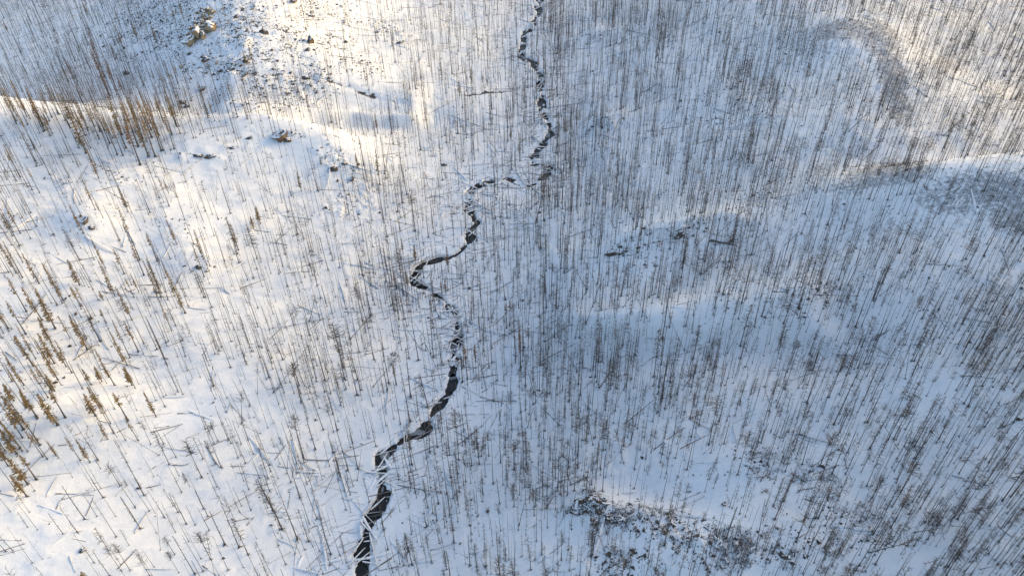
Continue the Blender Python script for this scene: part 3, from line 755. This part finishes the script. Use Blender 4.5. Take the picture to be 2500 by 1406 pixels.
# ------------------------------------------------------------------ fallen logs
LOGS = crop([(400,812,680,822),(1520,610,1765,615),(1100,628,1250,548),(1110,630,1060,660),(970,1098,1075,930),(835,830,930,740),(620,970,675,830),(335,835,410,690),(70,430,240,436),(120,695,520,660),
 (845,370,1030,285),(1085,370,1320,310),(540,390,760,275),(1350,410,1440,375),(1240,605,1360,600),(840,1360,985,1210),(1050,1355,1270,1360),(0,1145,160,1150),(0,1230,185,1170),(0,1255,180,1205),(1710,658,1980,690),
 (725,440,795,310),(1490,470,1590,630),(2120,1400,2148,1150),(2300,1210,2480,1400),(2000,1140,2140,1205),(1690,1010,1800,990),(1460,1330,1560,1400),(500,1260,545,1380),(215,480,260,300),(120,860,175,790),
 (400,930,470,820),(1280,235,1410,230),(1930,515,2040,518),(1920,60,2060,35),(1640,230,1670,160),(1780,1040,1830,980)], 2.954, 0, 930)
LOGS += crop([(1285,718,1570,714),(1060,775,1290,772),(640,630,830,740),(265,665,560,625),(280,665,200,685),(720,735,960,780),(1000,695,1220,682),(160,970,330,750),(540,1225,620,1060),(520,1230,690,1110),
 (1720,715,1900,645),(1230,745,1300,600),(1170,500,1230,385),(880,420,905,300),(270,660,330,520),(220,250,430,130),(0,605,280,560),(780,1155,690,1010),(1820,300,1990,320),(1890,335,2090,330),(1140,108,1275,70),
 (1510,945,1650,925),(2030,1190,2230,1125),(1340,850,1470,870),(800,1300,890,1210),(920,1185,1130,1200),(580,60,700,0),(530,110,535,0),(270,210,310,380),(860,720,930,620),(1110,1085,1190,1060),(1250,1095,1350,1050),(1450,1190,1530,1080),
 (2040,610,2220,595),(1930,1080,2060,940),(40,1170,120,1230)], 2.929, 0, 460)
LOGS += crop([(220,374,402,412),(405,430,500,370),(520,420,665,330),(440,672,575,652),(170,970,370,850),(205,940,330,880),(610,928,770,908),(665,742,775,738),(825,824,905,836),(1360,1095,1620,955),(1365,1080,1500,1010),
 (1115,1190,1300,1203),(1410,1195,1580,1225),(10,1185,200,1125),(640,1305,830,1288),(2015,925,2230,965),(2200,655,2290,700),(220,570,290,520),(300,520,365,565),(720,710,770,735),(870,1245,970,1246)], 2.929, 1660, 460)
LOGS += crop([(500,565,700,515),(60,265,215,350),(380,305,560,230),(380,320,420,480),(850,380,1085,445),(915,430,1090,475),(1115,500,1410,497),(0,490,200,390),(480,692,600,694),(590,700,740,600),(800,660,915,735),(170,1050,270,1115),
 (290,1010,320,1130),(850,790,960,772),(1680,1092,1880,1060),(2250,355,2480,270),(2290,1045,2400,1130),(530,60,715,72),(2040,718,2140,733),(860,1130,970,1060),(0,860,150,800),(130,150,235,153),(1960,680,2060,710)], 2.954, 1660, 930)
LOGS += crop([(1610,715,1740,685),(1345,785,1540,745),(1480,925,1620,680),(1450,930,1600,690),(1440,1310,1620,1160),(1335,1070,1420,1035),(1570,1050,1660,900),(1975,1150,2120,1000),(2220,985,2330,1140),(2140,1130,2210,1060),
 (865,450,1100,240),(910,420,1060,290),(780,350,920,300),(820,360,930,420),(790,245,1080,235),(880,435,970,440),(2260,500,2481,340),(390,380,590,320),(460,350,465,470),(500,280,480,440),(190,660,430,668),(265,650,350,545),(270,770,345,700),
 (165,975,240,890),(230,960,330,860),(150,1015,215,1090),(30,1240,150,1200),(180,1190,270,1150),(120,1330,220,1240),(170,1330,260,1320),(100,1250,180,1150),(215,1100,280,1360),(60,1340,190,1220),(560,820,640,580),(680,180,740,185),
 (715,285,790,170),(620,170,720,150),(330,220,350,40),(880,40,1000,100),(370,130,270,230)], 2.954, 830, 930)
LOGS += crop([(380,235,520,265),(340,335,520,270),(390,240,520,150),(1900,530,2000,515),(1830,365,2000,230),(2000,250,2170,130),(1860,870,2050,840),(590,540,700,490),(600,560,760,480),(640,490,590,600),(490,600,580,560),(530,560,510,640),(500,650,580,690),
 (560,690,720,750),(600,680,700,740),(770,870,870,920),(800,860,830,940),(790,960,880,900),(830,1060,900,980),(770,1100,870,1050),(800,1110,760,1200),(770,1150,840,1210),(940,1390,1050,1250),(660,1320,780,1230),(700,1260,850,1240),(950,1380,1090,1250),(520,830,440,835),
 (410,700,560,800),(180,1190,350,1140),(30,885,150,888),(900,140,960,150),(890,100,970,120),(880,160,950,140),(940,60,960,130),(720,130,850,135),(710,610,790,560)], 2.929, 830, 460)
LOGS += crop([(870,1225,960,1390),(40,450,210,470),(170,500,280,480),(660,820,830,730),(600,600,700,605),(1280,1235,1370,1380),(950,1250,1040,1200),(1360,1250,1530,1230),(1400,1010,1480,1080),(1390,990,1470,1060),(1420,640,1480,600),(1400,660,1470,690),(1410,720,1470,640),
 (1390,760,1460,700),(2340,940,2500,920),(2040,850,2110,910),(2230,955,2330,950),(1060,820,1180,850),(570,450,620,370),(700,338,810,340),(120,390,240,340),(370,150,470,145),(1890,860,2000,770)], 2.976, 830, 0)
LOGS += crop([(1610,1065,1760,990),(1700,1230,1840,1130),(1180,1285,1330,1200),(1320,1275,1400,1200),(1430,1180,1500,1130),(690,1225,830,1150),(620,1255,740,1330),(560,1325,640,1200),(820,1310,900,1290),(1145,1390,1330,1320),(440,735,770,725),(1350,90,1450,30),
 (170,160,240,150),(480,270,560,190),(150,270,270,235),(1000,490,1090,420),(700,1390,850,1350)], 2.976, 0, 0)
LOGS += crop([(40,200,190,120),(550,1135,850,1070),(345,1210,450,1140),(620,1350,750,1270),(555,740,690,680),(1020,770,1150,760),(240,790,360,830),(250,850,390,900),(0,1250,110,1160),(800,620,840,690),(980,1390,1080,1230),(400,215,470,150)], 2.976, 1660, 0)
def log_shape(L, r0, r1, seed, snow):
    g = random.Random(seed); n = 6; mb = MB(); cb = MB()
    bend = g.uniform(-.02, .02) * L; P = []; rad = []
    for k in range(n + 1):
        t = k / n; P.append((t * L, bend * math.sin(t * 3.14), g.uniform(-.02, .02))); rad.append(r0 + (r1 - r0) * t)
    P = np.array(P); mb.tube(P, rad, 6)
    for k in range(g.randint(2, 9)):
        t = g.uniform(.2, .95); p = np.array((t * L, bend * math.sin(t * 3.14), 0)); th = g.uniform(0, 3.14); l = g.uniform(.3, .9)
        mb.spike(p, p + np.array((g.uniform(.1, .5) * l, math.cos(th) * l, math.sin(th) * l)), .03)
    a, b = (0, n) if snow > .7 else (g.randint(0, 2), g.randint(4, n))
    Q = P[a:b + 1] + np.array((0, 0, 1.0)) * (np.array(rad[a:b + 1])[:, None] * .55 + .03)
    rr = np.array(rad[a:b + 1]) * np.array([g.uniform(.75, 1.05) for _ in range(b - a + 1)]) * (.9 + .35 * snow)
    rr[0] *= .4; rr[-1] *= .4
    cb.tube(Q, rr, 6)
    return mb, cb
def log_matrix(p, q, r):
    p = Vector(p) + Vector((0, 0, r * (.8 if r > .136 else .35))); q = Vector(q) + Vector((0, 0, r * (.8 if r > .136 else .2))); d = q - p
    x = d.normalized(); y = Vector((0, 0, 1)).cross(x).normalized(); z = x.cross(y)
    M_ = Matrix((x, y, z)).transposed().to_4x4(); M_.translation = p
    return M_, d.length
if LEVEL >= 3:
    LG = np.array(LOGS); A = at_many(LG[:, 0], LG[:, 1]); B = at_many(LG[:, 2], LG[:, 3])
    its = []; gl = random.Random(77)
    first_log = None
    for i in range(len(LG)):
        a, b = A[i].copy(), B[i].copy(); L = math.hypot(b[0] - a[0], b[1] - a[1])
        if L > 24: b = a + (b - a) * 24 / L
        mid = (a + b) / 2; over = min(np.hypot(CL[:, 0] - mid[0], CL[:, 1] - mid[1])) < 5
        for e in (a, b): e[2] = max(ground_z(e[0], e[1]), -.05 if over else -9)
        if over: a[2] = max(a[2], .12); b[2] = max(b[2], .12)
        big = 580 < LG[i, 1] < 605 and 1730 < LG[i, 0] < 1740
        shade = LG[i, 0] > np.interp(LG[i, 1], [0, 600, 1400], [1330, 1150, 850]) and not over
        r0 = .30 if big else gl.uniform(.13, .20) if over else gl.uniform(.075, .135); snow = gl.uniform(.75, 1) if over else gl.uniform(0, .75) if shade else gl.uniform(.15, 1)
        Mx, L = log_matrix(a, b, r0)
        mb, cb = log_shape(L, r0, r0 * gl.uniform(.35, .6), 900 + i, snow)
        root = bpy.data.objects.new('fallen_log', None); COL.objects.link(root)
        link('trunk', mesh_tris('log_trunk', *mb.arr()[:2], ['log' if gl.random() < .9 and not big else 'char']), root)
        if snow > .3 and not big: link('snow_cap', mesh_tris('log_snow', *cb.arr()[:2], ['cap'], smooth=True), root)
        root.matrix_world = Mx
        du, dv = LG[i, 2] - LG[i, 0], LG[i, 3] - LG[i, 1]
        if du < 0: du, dv = -du, -dv
        way = 'lying level' if abs(dv) < .22 * du else 'rising right' if dv < 0 else 'falling right'
        if abs(dv) > 2.2 * du: way = 'lying upslope'
        size = 'short' if L < 7 else 'long' if L > 13 else 'medium'
        look = f"{size} {'snowy' if snow > .7 and not big else 'partly snowed' if snow > .3 else 'dark bare'} log {'bridging water, ' if over else ''}{way}"
        its.append((root, 'thick dark straight lone log' if big else look, (LG[i, 0] + LG[i, 2]) / 2, (LG[i, 1] + LG[i, 3]) / 2))
    give_labels(its, 'log', 'fallen trunks lying on the snow')
    print('LOGS', len(LG))
    # smaller fallen stems everywhere else
    n = 6500
    lx = rng.uniform(-300, 300, n); ly = rng.uniform(60, 530, n)
    pick = rng.integers(0, len(CL), 900); lx[:900] = CL[pick, 0] + rng.normal(0, 9, 900); ly[:900] = CL[pick, 1] + rng.normal(0, 6, 900)      # drifted stems along the creek
    lz = ground_z(lx, ly); lu, lv = project(lx, ly, lz)
    kp = (lu > -150) & (lu < 2650) & (lv > -60) & (lv < 1520) & (seg_dist(lx, ly, CL)[0] > 1)
    kp &= rng.uniform(0, 1, n) < np.where(lu > 1900, .4, np.where(lu < 700, .38, 1.0)) * np.clip(1 + 2.2 * fbm(lx, ly, 18, 444, 2), .1, 1.6)
    lx, ly = lx[kp], ly[kp]
    jam = [(1000,655),(1015,690),(1060,715),(1100,775),(1112,800),(1118,830),(1095,850),(1335,225),(1338,260),(1325,290),(1150,480),(1150,510),(1070,990),(1340,420),(1290,150),(1318,190)]
    JP = at_many([j[0] for j in jam], [j[1] for j in jam]); jn = 150; ji = rng.integers(0, len(jam), jn)
    lx = np.concatenate([lx, JP[ji, 0] + rng.normal(0, 1.8, jn)]); ly = np.concatenate([ly, JP[ji, 1] + rng.normal(0, 2.6, jn)])
    shapes = [log_shape(8, .13, .06, 1700 + k, k / 9) for k in range(10)]
    pre = [(a.arr()[:2], b.arr()[:2], k / 9) for k, (a, b) in enumerate(shapes)]
    Vs, Ts, Ms, nv = [], [], [], 0
    for i in range(len(lx)):
        jm = i >= len(lx) - jn
        L = gl.uniform(1.5, 6) if jm else gl.uniform(3, 12); th = gl.gauss(.45, .5) if gl.random() < .65 else gl.uniform(0, 3.14)
        if gl.random() < .5: th += 3.14
        ex, ey = lx[i] + L * math.cos(th), ly[i] + L * math.sin(th)
        g0, g1 = ground_z(lx[i], ly[i]), ground_z(ex, ey)
        if jm: g0, g1 = max(g0, -.25) + gl.uniform(0, .3), max(g1, -.25) + gl.uniform(0, .3)
        Mx, L2 = log_matrix((lx[i], ly[i], g0), (ex, ey, g1), .1)
        Mx = np.array(Mx); tk = gl.uniform(.7, 1.3) if jm else gl.uniform(.35, .9)
        T0, T1, sn = pre[gl.randrange(6, 10) if jm else gl.randrange(10)]
        hump = not jm and gl.random() < .3      # a stem wholly under the snow shows only as a low ridge
        for mi, (V, T) in ((0, T0), (1, T1)):
            if mi == 1 and sn < .4 and not hump: continue
            if hump and mi == 0: continue
            W_ = V * np.array((L2 / 8, 3.0, 1.5)) - np.array((0, 0, .06)) if hump else V * np.array((L2 / 8, tk, tk))
            Vs.append(W_ @ Mx[:3, :3].T + Mx[:3, 3]); Ts.append(T + nv); Ms.append(np.full(len(T), mi)); nv += len(V)
    tag(link('deadfall', mesh_tris('deadfall', np.concatenate(Vs), np.concatenate(Ts), ['log', 'cap'], np.concatenate(Ms))), 'countless smaller fallen stems half buried in snow', kind='stuff')

# ------------------------------------------------------------------ boulders and rock ledges
def rock_shape(seed, squash, detail=3):
    import bmesh
    bm = bmesh.new(); bmesh.ops.create_icosphere(bm, subdivisions=detail, radius=1.0)
    V = np.array([v.co[:] for v in bm.verts]); T = np.array([[v.index for v in f.verts] for f in bm.faces]); bm.free()
    g = np.random.default_rng(seed)
    for k in range(16):      # flat broken faces
        n = g.normal(size=3); n /= np.linalg.norm(n); c = g.uniform(.38, .8); d = V @ n
        V = V - np.clip(d - c, 0, None)[:, None] * n * .92
    V += (fbm(V[:, 0] * 3 + seed, V[:, 1] * 3 + V[:, 2] * 2.3, 1.1, seed, 4, .6) * .26)[:, None] * V
    V = V * np.array(squash)
    fn = np.cross(V[T[:, 1]] - V[T[:, 0]], V[T[:, 2]] - V[T[:, 0]]); fn /= np.linalg.norm(fn, axis=1)[:, None] + 1e-9
    cen = V[T].mean(1)
    up = (fn[:, 2] + .7 * fbm(cen[:, 0] * 2, cen[:, 1] * 2, .7, seed + 3, 2) > .74)
    TC = T[up & (cen[:, 2] > .1)]; used, inv = np.unique(TC, return_inverse=True); C = V[used] * 1.0
    cnt = np.bincount(inv, minlength=len(used)); C[:, 2] += np.where(cnt >= 5, .06, .012)
    return V, T, C, inv.reshape(-1, 3)
ROCKS = []   # u, v, size m, squash xyz, turn, material, look
def rk(u, v, s, sq, a, m, look): ROCKS.append((u, v, s, sq, a, m, look))
rk(483,92,4.2,(.75,1.25,1.0),25,'tan','large split tan boulder'); rk(467,108,3.4,(1.2,.8,.75),10,'tan','broad tan boulder with snowy top'); rk(513,72,3.4,(1.0,.9,.85),-20,'tan','tan faced boulder')
rk(496,95,2.2,(.6,1.2,.9),10,'tan','narrow tan slab'); rk(517,35,2.4,(.9,.7,.9),0,'tan','tan rock at the top'); rk(505,28,2.0,(1.2,.7,.7),20,'tan','small tan rock')
rk(500,50,2.2,(1.2,.8,.6),-30,'tan','flat snowy tan rock'); rk(488,58,2.4,(1,.8,.7),15,'rock','grey snowy rock'); rk(476,52,2.2,(1,.9,.7),40,'rock','grey rock in the outcrop'); rk(468,68,2.0,(1,1,.8),0,'rock','grey rock in the outcrop')
rk(505,62,1.6,(1,.8,.7),0,'tan','small tan rock'); rk(515,46,1.8,(.8,1,.7),30,'tan','small tan rock'); rk(480,78,1.5,(1,.8,.7),60,'rock','grey snowy rock'); rk(522,62,1.7,(.8,.9,.8),0,'brown','brown rock'); rk(493,68,1.6,(1,.7,.7),10,'tan','small tan rock')
rk(688,335,3.0,(1.4,.8,.8),10,'brown','broad brown rock on a snowy knoll'); rk(700,342,1.8,(1,.8,.7),0,'brown','brown rock'); rk(672,330,1.4,(1.2,.7,.6),0,'rock','dark rock'); rk(610,337,1.5,(1.4,.7,.5),10,'rock','dark flat rock')
rk(1443,1218,1.5,(1.5,.8,.6),-14,'brown','long brown ledge rock'); rk(1425,1226,1.2,(1,1,.7),20,'brown','brown ledge rock with snowy crown'); rk(1402,1242,1.3,(.8,1,.9),0,'brown','tall dark ledge rock'); rk(1412,1234,1.5,(1,.8,.7),30,'rock','dark ledge rock')
rk(1452,1270,1.2,(1.1,.8,.8),-20,'brown','brown boulder standing alone'); rk(1472,1222,1.3,(1.3,.7,.6),30,'rock','dark ledge rock'); rk(1460,1233,1.1,(1.2,.8,.6),0,'rock','dark ledge rock'); rk(1505,1262,1.2,(1.6,.8,.5),15,'rock','dark flat ledge rock'); rk(1488,1266,1.2,(1,.8,.7),0,'rock','dark flat ledge rock')
rk(1517,1268,1.3,(1.2,.8,.6),30,'rock','dark ledge rock'); rk(1422,1200,1.2,(1,.9,.7),0,'rock','small dark rock by the pale ledge'); rk(1540,1230,.8,(1,.8,.7),0,'brown','small lone brown rock'); rk(1432,1246,1.2,(1,.8,.7),0,'rock','dark ledge rock')
rk(1662,572,1.8,(1.1,.9,.9),0,'rock','dark lump of rock on the crest'); rk(1650,580,1.2,(1,.8,.7),0,'rock','small dark rock'); rk(1500,622,1.6,(2.0,.5,.5),10,'rock','long dark rock shelf'); rk(1530,612,1.2,(1.6,.6,.5),10,'rock','dark rock shelf'); rk(1438,317,1.2,(1,.8,.7),0,'rock','small dark rock')
rk(383,713,1.0,(.9,.8,1.2),0,'brown','small upright brown rock'); rk(757,105,2.2,(.8,1.0,1.2),0,'brown','brown rock stack'); rk(752,123,1.8,(1,.9,.8),0,'brown','brown rock'); rk(600,150,1.8,(1,.8,.8),0,'olive','dark mossy rock')
ROCKS[-1] = (*ROCKS[-1][:5], 'rock', 'dark rock')
rk(310,182,1.4,(1.2,.9,.8),0,'rock','dark snow capped boulder'); rk(442,165,1.3,(1,.8,.7),0,'tan','small tan boulder'); rk(495,218,1.7,(1.2,.9,.7),0,'rock','grey snow topped boulder'); rk(445,250,1.8,(1,.9,.8),0,'rock','grey snow topped boulder'); rk(455,262,1.4,(1,.9,.7),0,'rock','dark boulder')
rk(578,42,1.8,(1,.9,.8),0,'brown','brown boulder'); rk(590,50,1.3,(1,.9,.7),0,'brown','brown boulder'); rk(645,82,2.0,(1.2,.8,.7),0,'rock','dark boulder'); rk(760,40,1.6,(1,.9,.7),0,'rock','dark boulder'); rk(600,182,1.7,(1.1,.8,.7),0,'rock','dark boulder')
rk(745,190,1.8,(1.2,.8,.6),0,'rock','dark boulder'); rk(500,150,1.9,(1.2,.9,.8),0,'rock','dark boulder'); rk(465,132,1.4,(1,.9,.8),0,'rock','grey boulder'); rk(715,5,2.0,(1.1,.9,.7),0,'brown','brown boulder'); rk(815,415,1.6,(1.3,.8,.7),20,'rock','dark boulder'); rk(840,400,1.5,(1.2,.8,.7),0,'rock','dark boulder'); rk(860,438,1.4,(1,.8,.8),0,'rock','dark boulder')
rk(480,380,1.6,(1.5,.7,.5),0,'rock','flat dark rock'); rk(510,385,1.8,(1.6,.7,.5),0,'brown','flat brown rock'); rk(565,362,1.5,(1.4,.7,.5),0,'rock','flat dark rock'); rk(1325,403,.9,(1,.8,.7),0,'rock','small dark rock')
rk(485,655,1.2,(1,.8,.8),0,'rock','dark rock'); rk(505,662,1.1,(1.3,.7,.6),30,'rock','dark rock'); rk(208,540,1.7,(1.2,.8,.8),20,'rock','dark rock'); rk(222,556,1.3,(1,.8,.7),0,'rock','dark rock'); rk(200,1345,1.0,(1,.8,.6),0,'brown','brown rock')
rk(920,80,1.5,(1.4,.7,.5),20,'rock','dark rock'); rk(975,105,1.7,(1.5,.7,.5),20,'rock','dark rock'); rk(1085,405,1.2,(1.2,.8,.6),0,'rock','dark rock'); rk(1770,1232,1.0,(1,.8,.8),0,'brown','brown rock'); rk(1755,1330,1.2,(1,.8,.8),0,'brown','brown rock'); rk(1920,1360,1.0,(1.2,.8,.8),0,'brown','brown rock')
gr = random.Random(9)
for (u, v, n) in ((1440,1220,9),(1412,1232,8),(1402,1244,7),(1425,1250,5),(1455,1268,6),(1475,1226,6),(1505,1262,9),(1490,1268,6),(1520,1266,6),(1470,1240,5)):      # broken pieces of the ledge
    for k in range(n):
        rk(u + gr.gauss(0, 10), v + gr.gauss(0, 5), gr.uniform(.45, .95), (gr.uniform(.9, 1.6), gr.uniform(.6, 1), gr.uniform(.5, 1.0)), gr.uniform(0, 180), gr.choice(['rock', 'rock', 'brown']), None)
for k in range(26):      # and of the tan outcrop
    u, v = 492 + gr.gauss(0, 14), 62 + gr.gauss(0, 26)
    rk(u - (v - 62) * .45, v, gr.uniform(.8, 1.7), (gr.uniform(.7, 1.1), gr.uniform(.8, 1.3), gr.uniform(.6, 1.0)), gr.uniform(0, 180), gr.choice(['rock', 'tan', 'tan', 'brown']), None)
for (pts) in (((1490,627),(1520,616),(1560,606),(1600,592),(1640,582),(1700,569),(1760,560)), ((1430,321),(1460,310),(1500,300)), ((1425,103),(1450,92),(1480,82))):
    for k in range(8 if len(pts) > 3 else 4):
        i = gr.randrange(len(pts) - 1); t = gr.random(); (ua, va), (ub, vb) = pts[i], pts[i + 1]
        rk(ua + (ub - ua) * t, va + (vb - va) * t + gr.gauss(0, 2.5), gr.uniform(.4, .9), (gr.uniform(1.1, 2.0), gr.uniform(.5, .8), gr.uniform(.4, .7)), gr.uniform(-10, 30), 'rock', None)
for k in range(90):
    u, v = gr.uniform(380, 880), gr.uniform(5, 240)
    if blob_mask(np.array([float(u)]), np.array([float(v)]), SPECK)[0] < .3: continue
    rk(u, v, gr.uniform(.45, 1.0), (gr.uniform(.9, 1.4), gr.uniform(.7, 1), gr.uniform(.5, .8)), gr.uniform(0, 180), gr.choice(['rock', 'rock', 'brown', 'tan']), None)
for k in range(46):
    u, v = gr.uniform(1400, 1960), gr.uniform(1225, 1400)
    if blob_mask(np.array([float(u)]), np.array([float(v)]), SPECK)[0] < .3: continue
    rk(u, v, gr.uniform(.35, .75), (gr.uniform(.9, 1.4), gr.uniform(.7, 1), gr.uniform(.5, .9)), gr.uniform(0, 180), gr.choice(['rock', 'rock', 'brown']), None)
if LEVEL >= 3:
    sh = [rock_shape(40 + k, (1, 1, 1)) for k in range(7)]
    rmesh = {}
    its = []
    PR = at_many([r[0] for r in ROCKS], [r[1] for r in ROCKS])
    for i, (u, v, s, sq, an, m, look) in enumerate(ROCKS):
        k = i % 7; V, T, C, TC = sh[k]
        if (k, m) not in rmesh:
            rmesh[(k, m)] = mesh_tris('boulder', V, T, [m])
            if ('cap', k) not in rmesh: rmesh[('cap', k)] = mesh_tris('boulder_snow', C, TC, ['cap'], smooth=True)
        o = link('boulder', rmesh[(k, m)])
        Mx = Matrix.Translation((PR[i][0], PR[i][1], PR[i][2] + (.38 if m == 'tan' else .10) * s * sq[2])) @ Matrix.Rotation(R(an), 4, 'Z') @ Matrix.Diagonal((s * sq[0], s * sq[1], s * sq[2], 1))
        o.matrix_world = Mx
        link('snow_cap', rmesh[('cap', k)], o)
        size = 'large' if s > 1.1 else 'mid sized' if s > .6 else 'small'
        its.append((o, look or f"{size} {dict(rock='grey', brown='brown', tan='tan')[m]} rock in snow", u, v))
    give_labels(its, 'rock', 'rocks showing through the snow')

# ------------------------------------------------------------------ rubble, dead brush, ice
def scatter(n, dens_fn, x0_=-300, x1_=300, y0_=60, y1_=530):
    x = rng.uniform(x0_, x1_, n); y = rng.uniform(y0_, y1_, n)
    k = rng.uniform(0, 1, n) < dens_fn(x, y); x, y = x[k], y[k]; z = ground_z(x, y); u, v = project(x, y, z)
    k = (u > -120) & (u < 2620) & (v > -50) & (v < 1500) & (seg_dist(x, y, CL)[0] > 1.5)
    return x[k], y[k], z[k]
if LEVEL >= 3:
    oct_ = np.array([(1, 0, 0), (0, 1, 0), (-1, 0, 0), (0, -1, 0), (0, 0, 1), (0, 0, -.6)], float)
    octT = np.array([(0, 1, 4), (1, 2, 4), (2, 3, 4), (3, 0, 4), (1, 0, 5), (2, 1, 5), (3, 2, 5), (0, 3, 5)])
    def rub_d(x, y): return np.clip(grid_val(speck, x, y) * .9 * np.clip(1 + 3 * fbm(x, y, 5, 222, 2), 0, 2) + .035, 0, 1)
    x, y, z = scatter(170000, rub_d)
    def zone_d(x, y): return np.clip(grid_val(speck, x, y) * np.clip(.6 + 3.5 * fbm(x, y, 7, 225, 3), 0, 1.5), 0, 1)
    for box, nn in (((-185, -40, 230, 440), 60000), ((15, 130, 70, 150), 19000), ((-130, -50, 185, 300), 14000), ((15, 95, 165, 270), 10000)):
        e = scatter(nn, zone_d, *box); x, y, z = [np.concatenate([a, b]) for a, b in zip((x, y, z), e)]
    n = len(x); s = np.clip(rng.lognormal(math.log(.155), .6, n), .06, .7)
    V = oct_[None] * (s[:, None, None] * rng.uniform(.6, 1.3, (n, 6, 1)) * np.array((1, 1, .7))) + np.stack([x, y, z], -1)[:, None]
    V = V + rng.normal(0, .18, (n, 6, 3)) * s[:, None, None]
    T = octT[None] + (np.arange(n) * 6)[:, None, None]
    tag(link('rubble', mesh_tris('rubble', V.reshape(-1, 3), T.reshape(-1, 3), ['rock'])), 'small dark stones poking through the thin snow', kind='stuff')
    print('RUBBLE', n)
    # dead brush: tufts of thin twigs
    def br_d(x, y):
        lowright = sstep(1350, 1500, project(x, y, ground_z(x, y))[0]) * sstep(1150, 1250, project(x, y, ground_z(x, y))[1])
        return np.clip(grid_val(bare, x, y) * .55 + grid_val(speck, x, y) * (.16 + .8 * lowright) * np.clip(1 + 3 * fbm(x, y, 6, 333, 2), 0, 2.2) + .010 * sstep(-.1, .3, fbm(x, y, 12, 334, 2)), 0, 1)
    x, y, z = scatter(110000, br_d)
    def shrub_d(x, y): return np.clip(grid_val(speck, x, y) * np.clip(.45 + 4 * fbm(x, y, 6, 335, 3), 0, 1.6), 0, 1)
    e = scatter(48000, shrub_d, 15, 135, 70, 150); x, y, z = [np.concatenate([a, b]) for a, b in zip((x, y, z), e)]
    e = scatter(42000, lambda x, y: grid_val(bare, x, y), 110, 300, 165, 430); x, y, z = [np.concatenate([a, b]) for a, b in zip((x, y, z), e)]
    K = 6; n = len(x)
    b0 = np.repeat(np.stack([x, y, z - .05], -1), K, 0); th = rng.uniform(0, 6.28, n * K); el = rng.uniform(.35, 1.3, n * K); l = rng.uniform(.3, 1.0, n * K) * np.repeat(np.clip(rng.lognormal(0, .35, n), .5, 2), K)
    tip = b0 + np.stack([np.cos(th) * np.cos(el) * l, np.sin(th) * np.cos(el) * l, np.sin(el) * l], -1)
    w = np.stack([-np.sin(th), np.cos(th), np.zeros(n * K)], -1) * .028; up = np.array((0, 0, .04))
    V = np.stack([b0 - w, b0 + w, b0 + up, tip], 1).reshape(-1, 3); q = (np.arange(n * K) * 4)[:, None]
    T = np.concatenate([q + np.array(t) for t in ((0, 1, 3), (1, 2, 3), (2, 0, 3))])
    tag(link('dead_brush', mesh_tris('dead_brush', V, T, ['brush'])), 'thin grey dead brush standing out of the snow', kind='stuff')
    print('BRUSH', n)
    # plates of grey ice on the creek
    its = []
    for k, (u, v, ru, rv) in enumerate([(1110,857,12,9),(1108,905,11,16),(1112,885,9,9),(1106,925,8,8),(1015,1058,22,8),(940,1115,11,10),(933,1175,12,22),(1183,455,14,8),(1334,328,9,9),(1082,733,9,7),(960,865,7,5),(936,1135,9,7),(1147,505,7,8)]):
        c = at(u, v); t = np.linalg.norm(c - CAM); g = random.Random(60 + k); n = 22
        sx = ru * t / FPX; sy = rv * t / FPX / max(.4, abs(c[2] - CAMZ) / t); ph = g.uniform(0, 6)
        top = []; f = []
        zz = WATER_Z + .05 if k != 10 else c[2] + .12
        for i in range(n):
            a = i * 6.2832 / n; q = 1 + .14 * math.sin(3 * a + ph) + .09 * math.sin(5 * a + 2 * ph) + g.uniform(-.05, .05)
            top.append((c[0] + sx * q * math.cos(a), c[1] + sy * q * math.sin(a)))
        Vt = [(c[0], c[1], zz)] + [(a, b, zz) for a, b in top] + [(a, b, zz - .12) for a, b in top]
        for i in range(n):
            j = (i + 1) % n; f += [(0, 1 + i, 1 + j), (1 + i, 1 + n + i, 1 + n + j), (1 + i, 1 + n + j, 1 + j)]
        o = link('ice_plate', mesh_tris('ice_plate', Vt, f, ['ice']))
        its.append((o, ('small round grey ice patch' if k == 10 else 'grey ice plate on the dark water'), u, v))
    give_labels(its, 'ice', 'plates of grey ice on the creek')
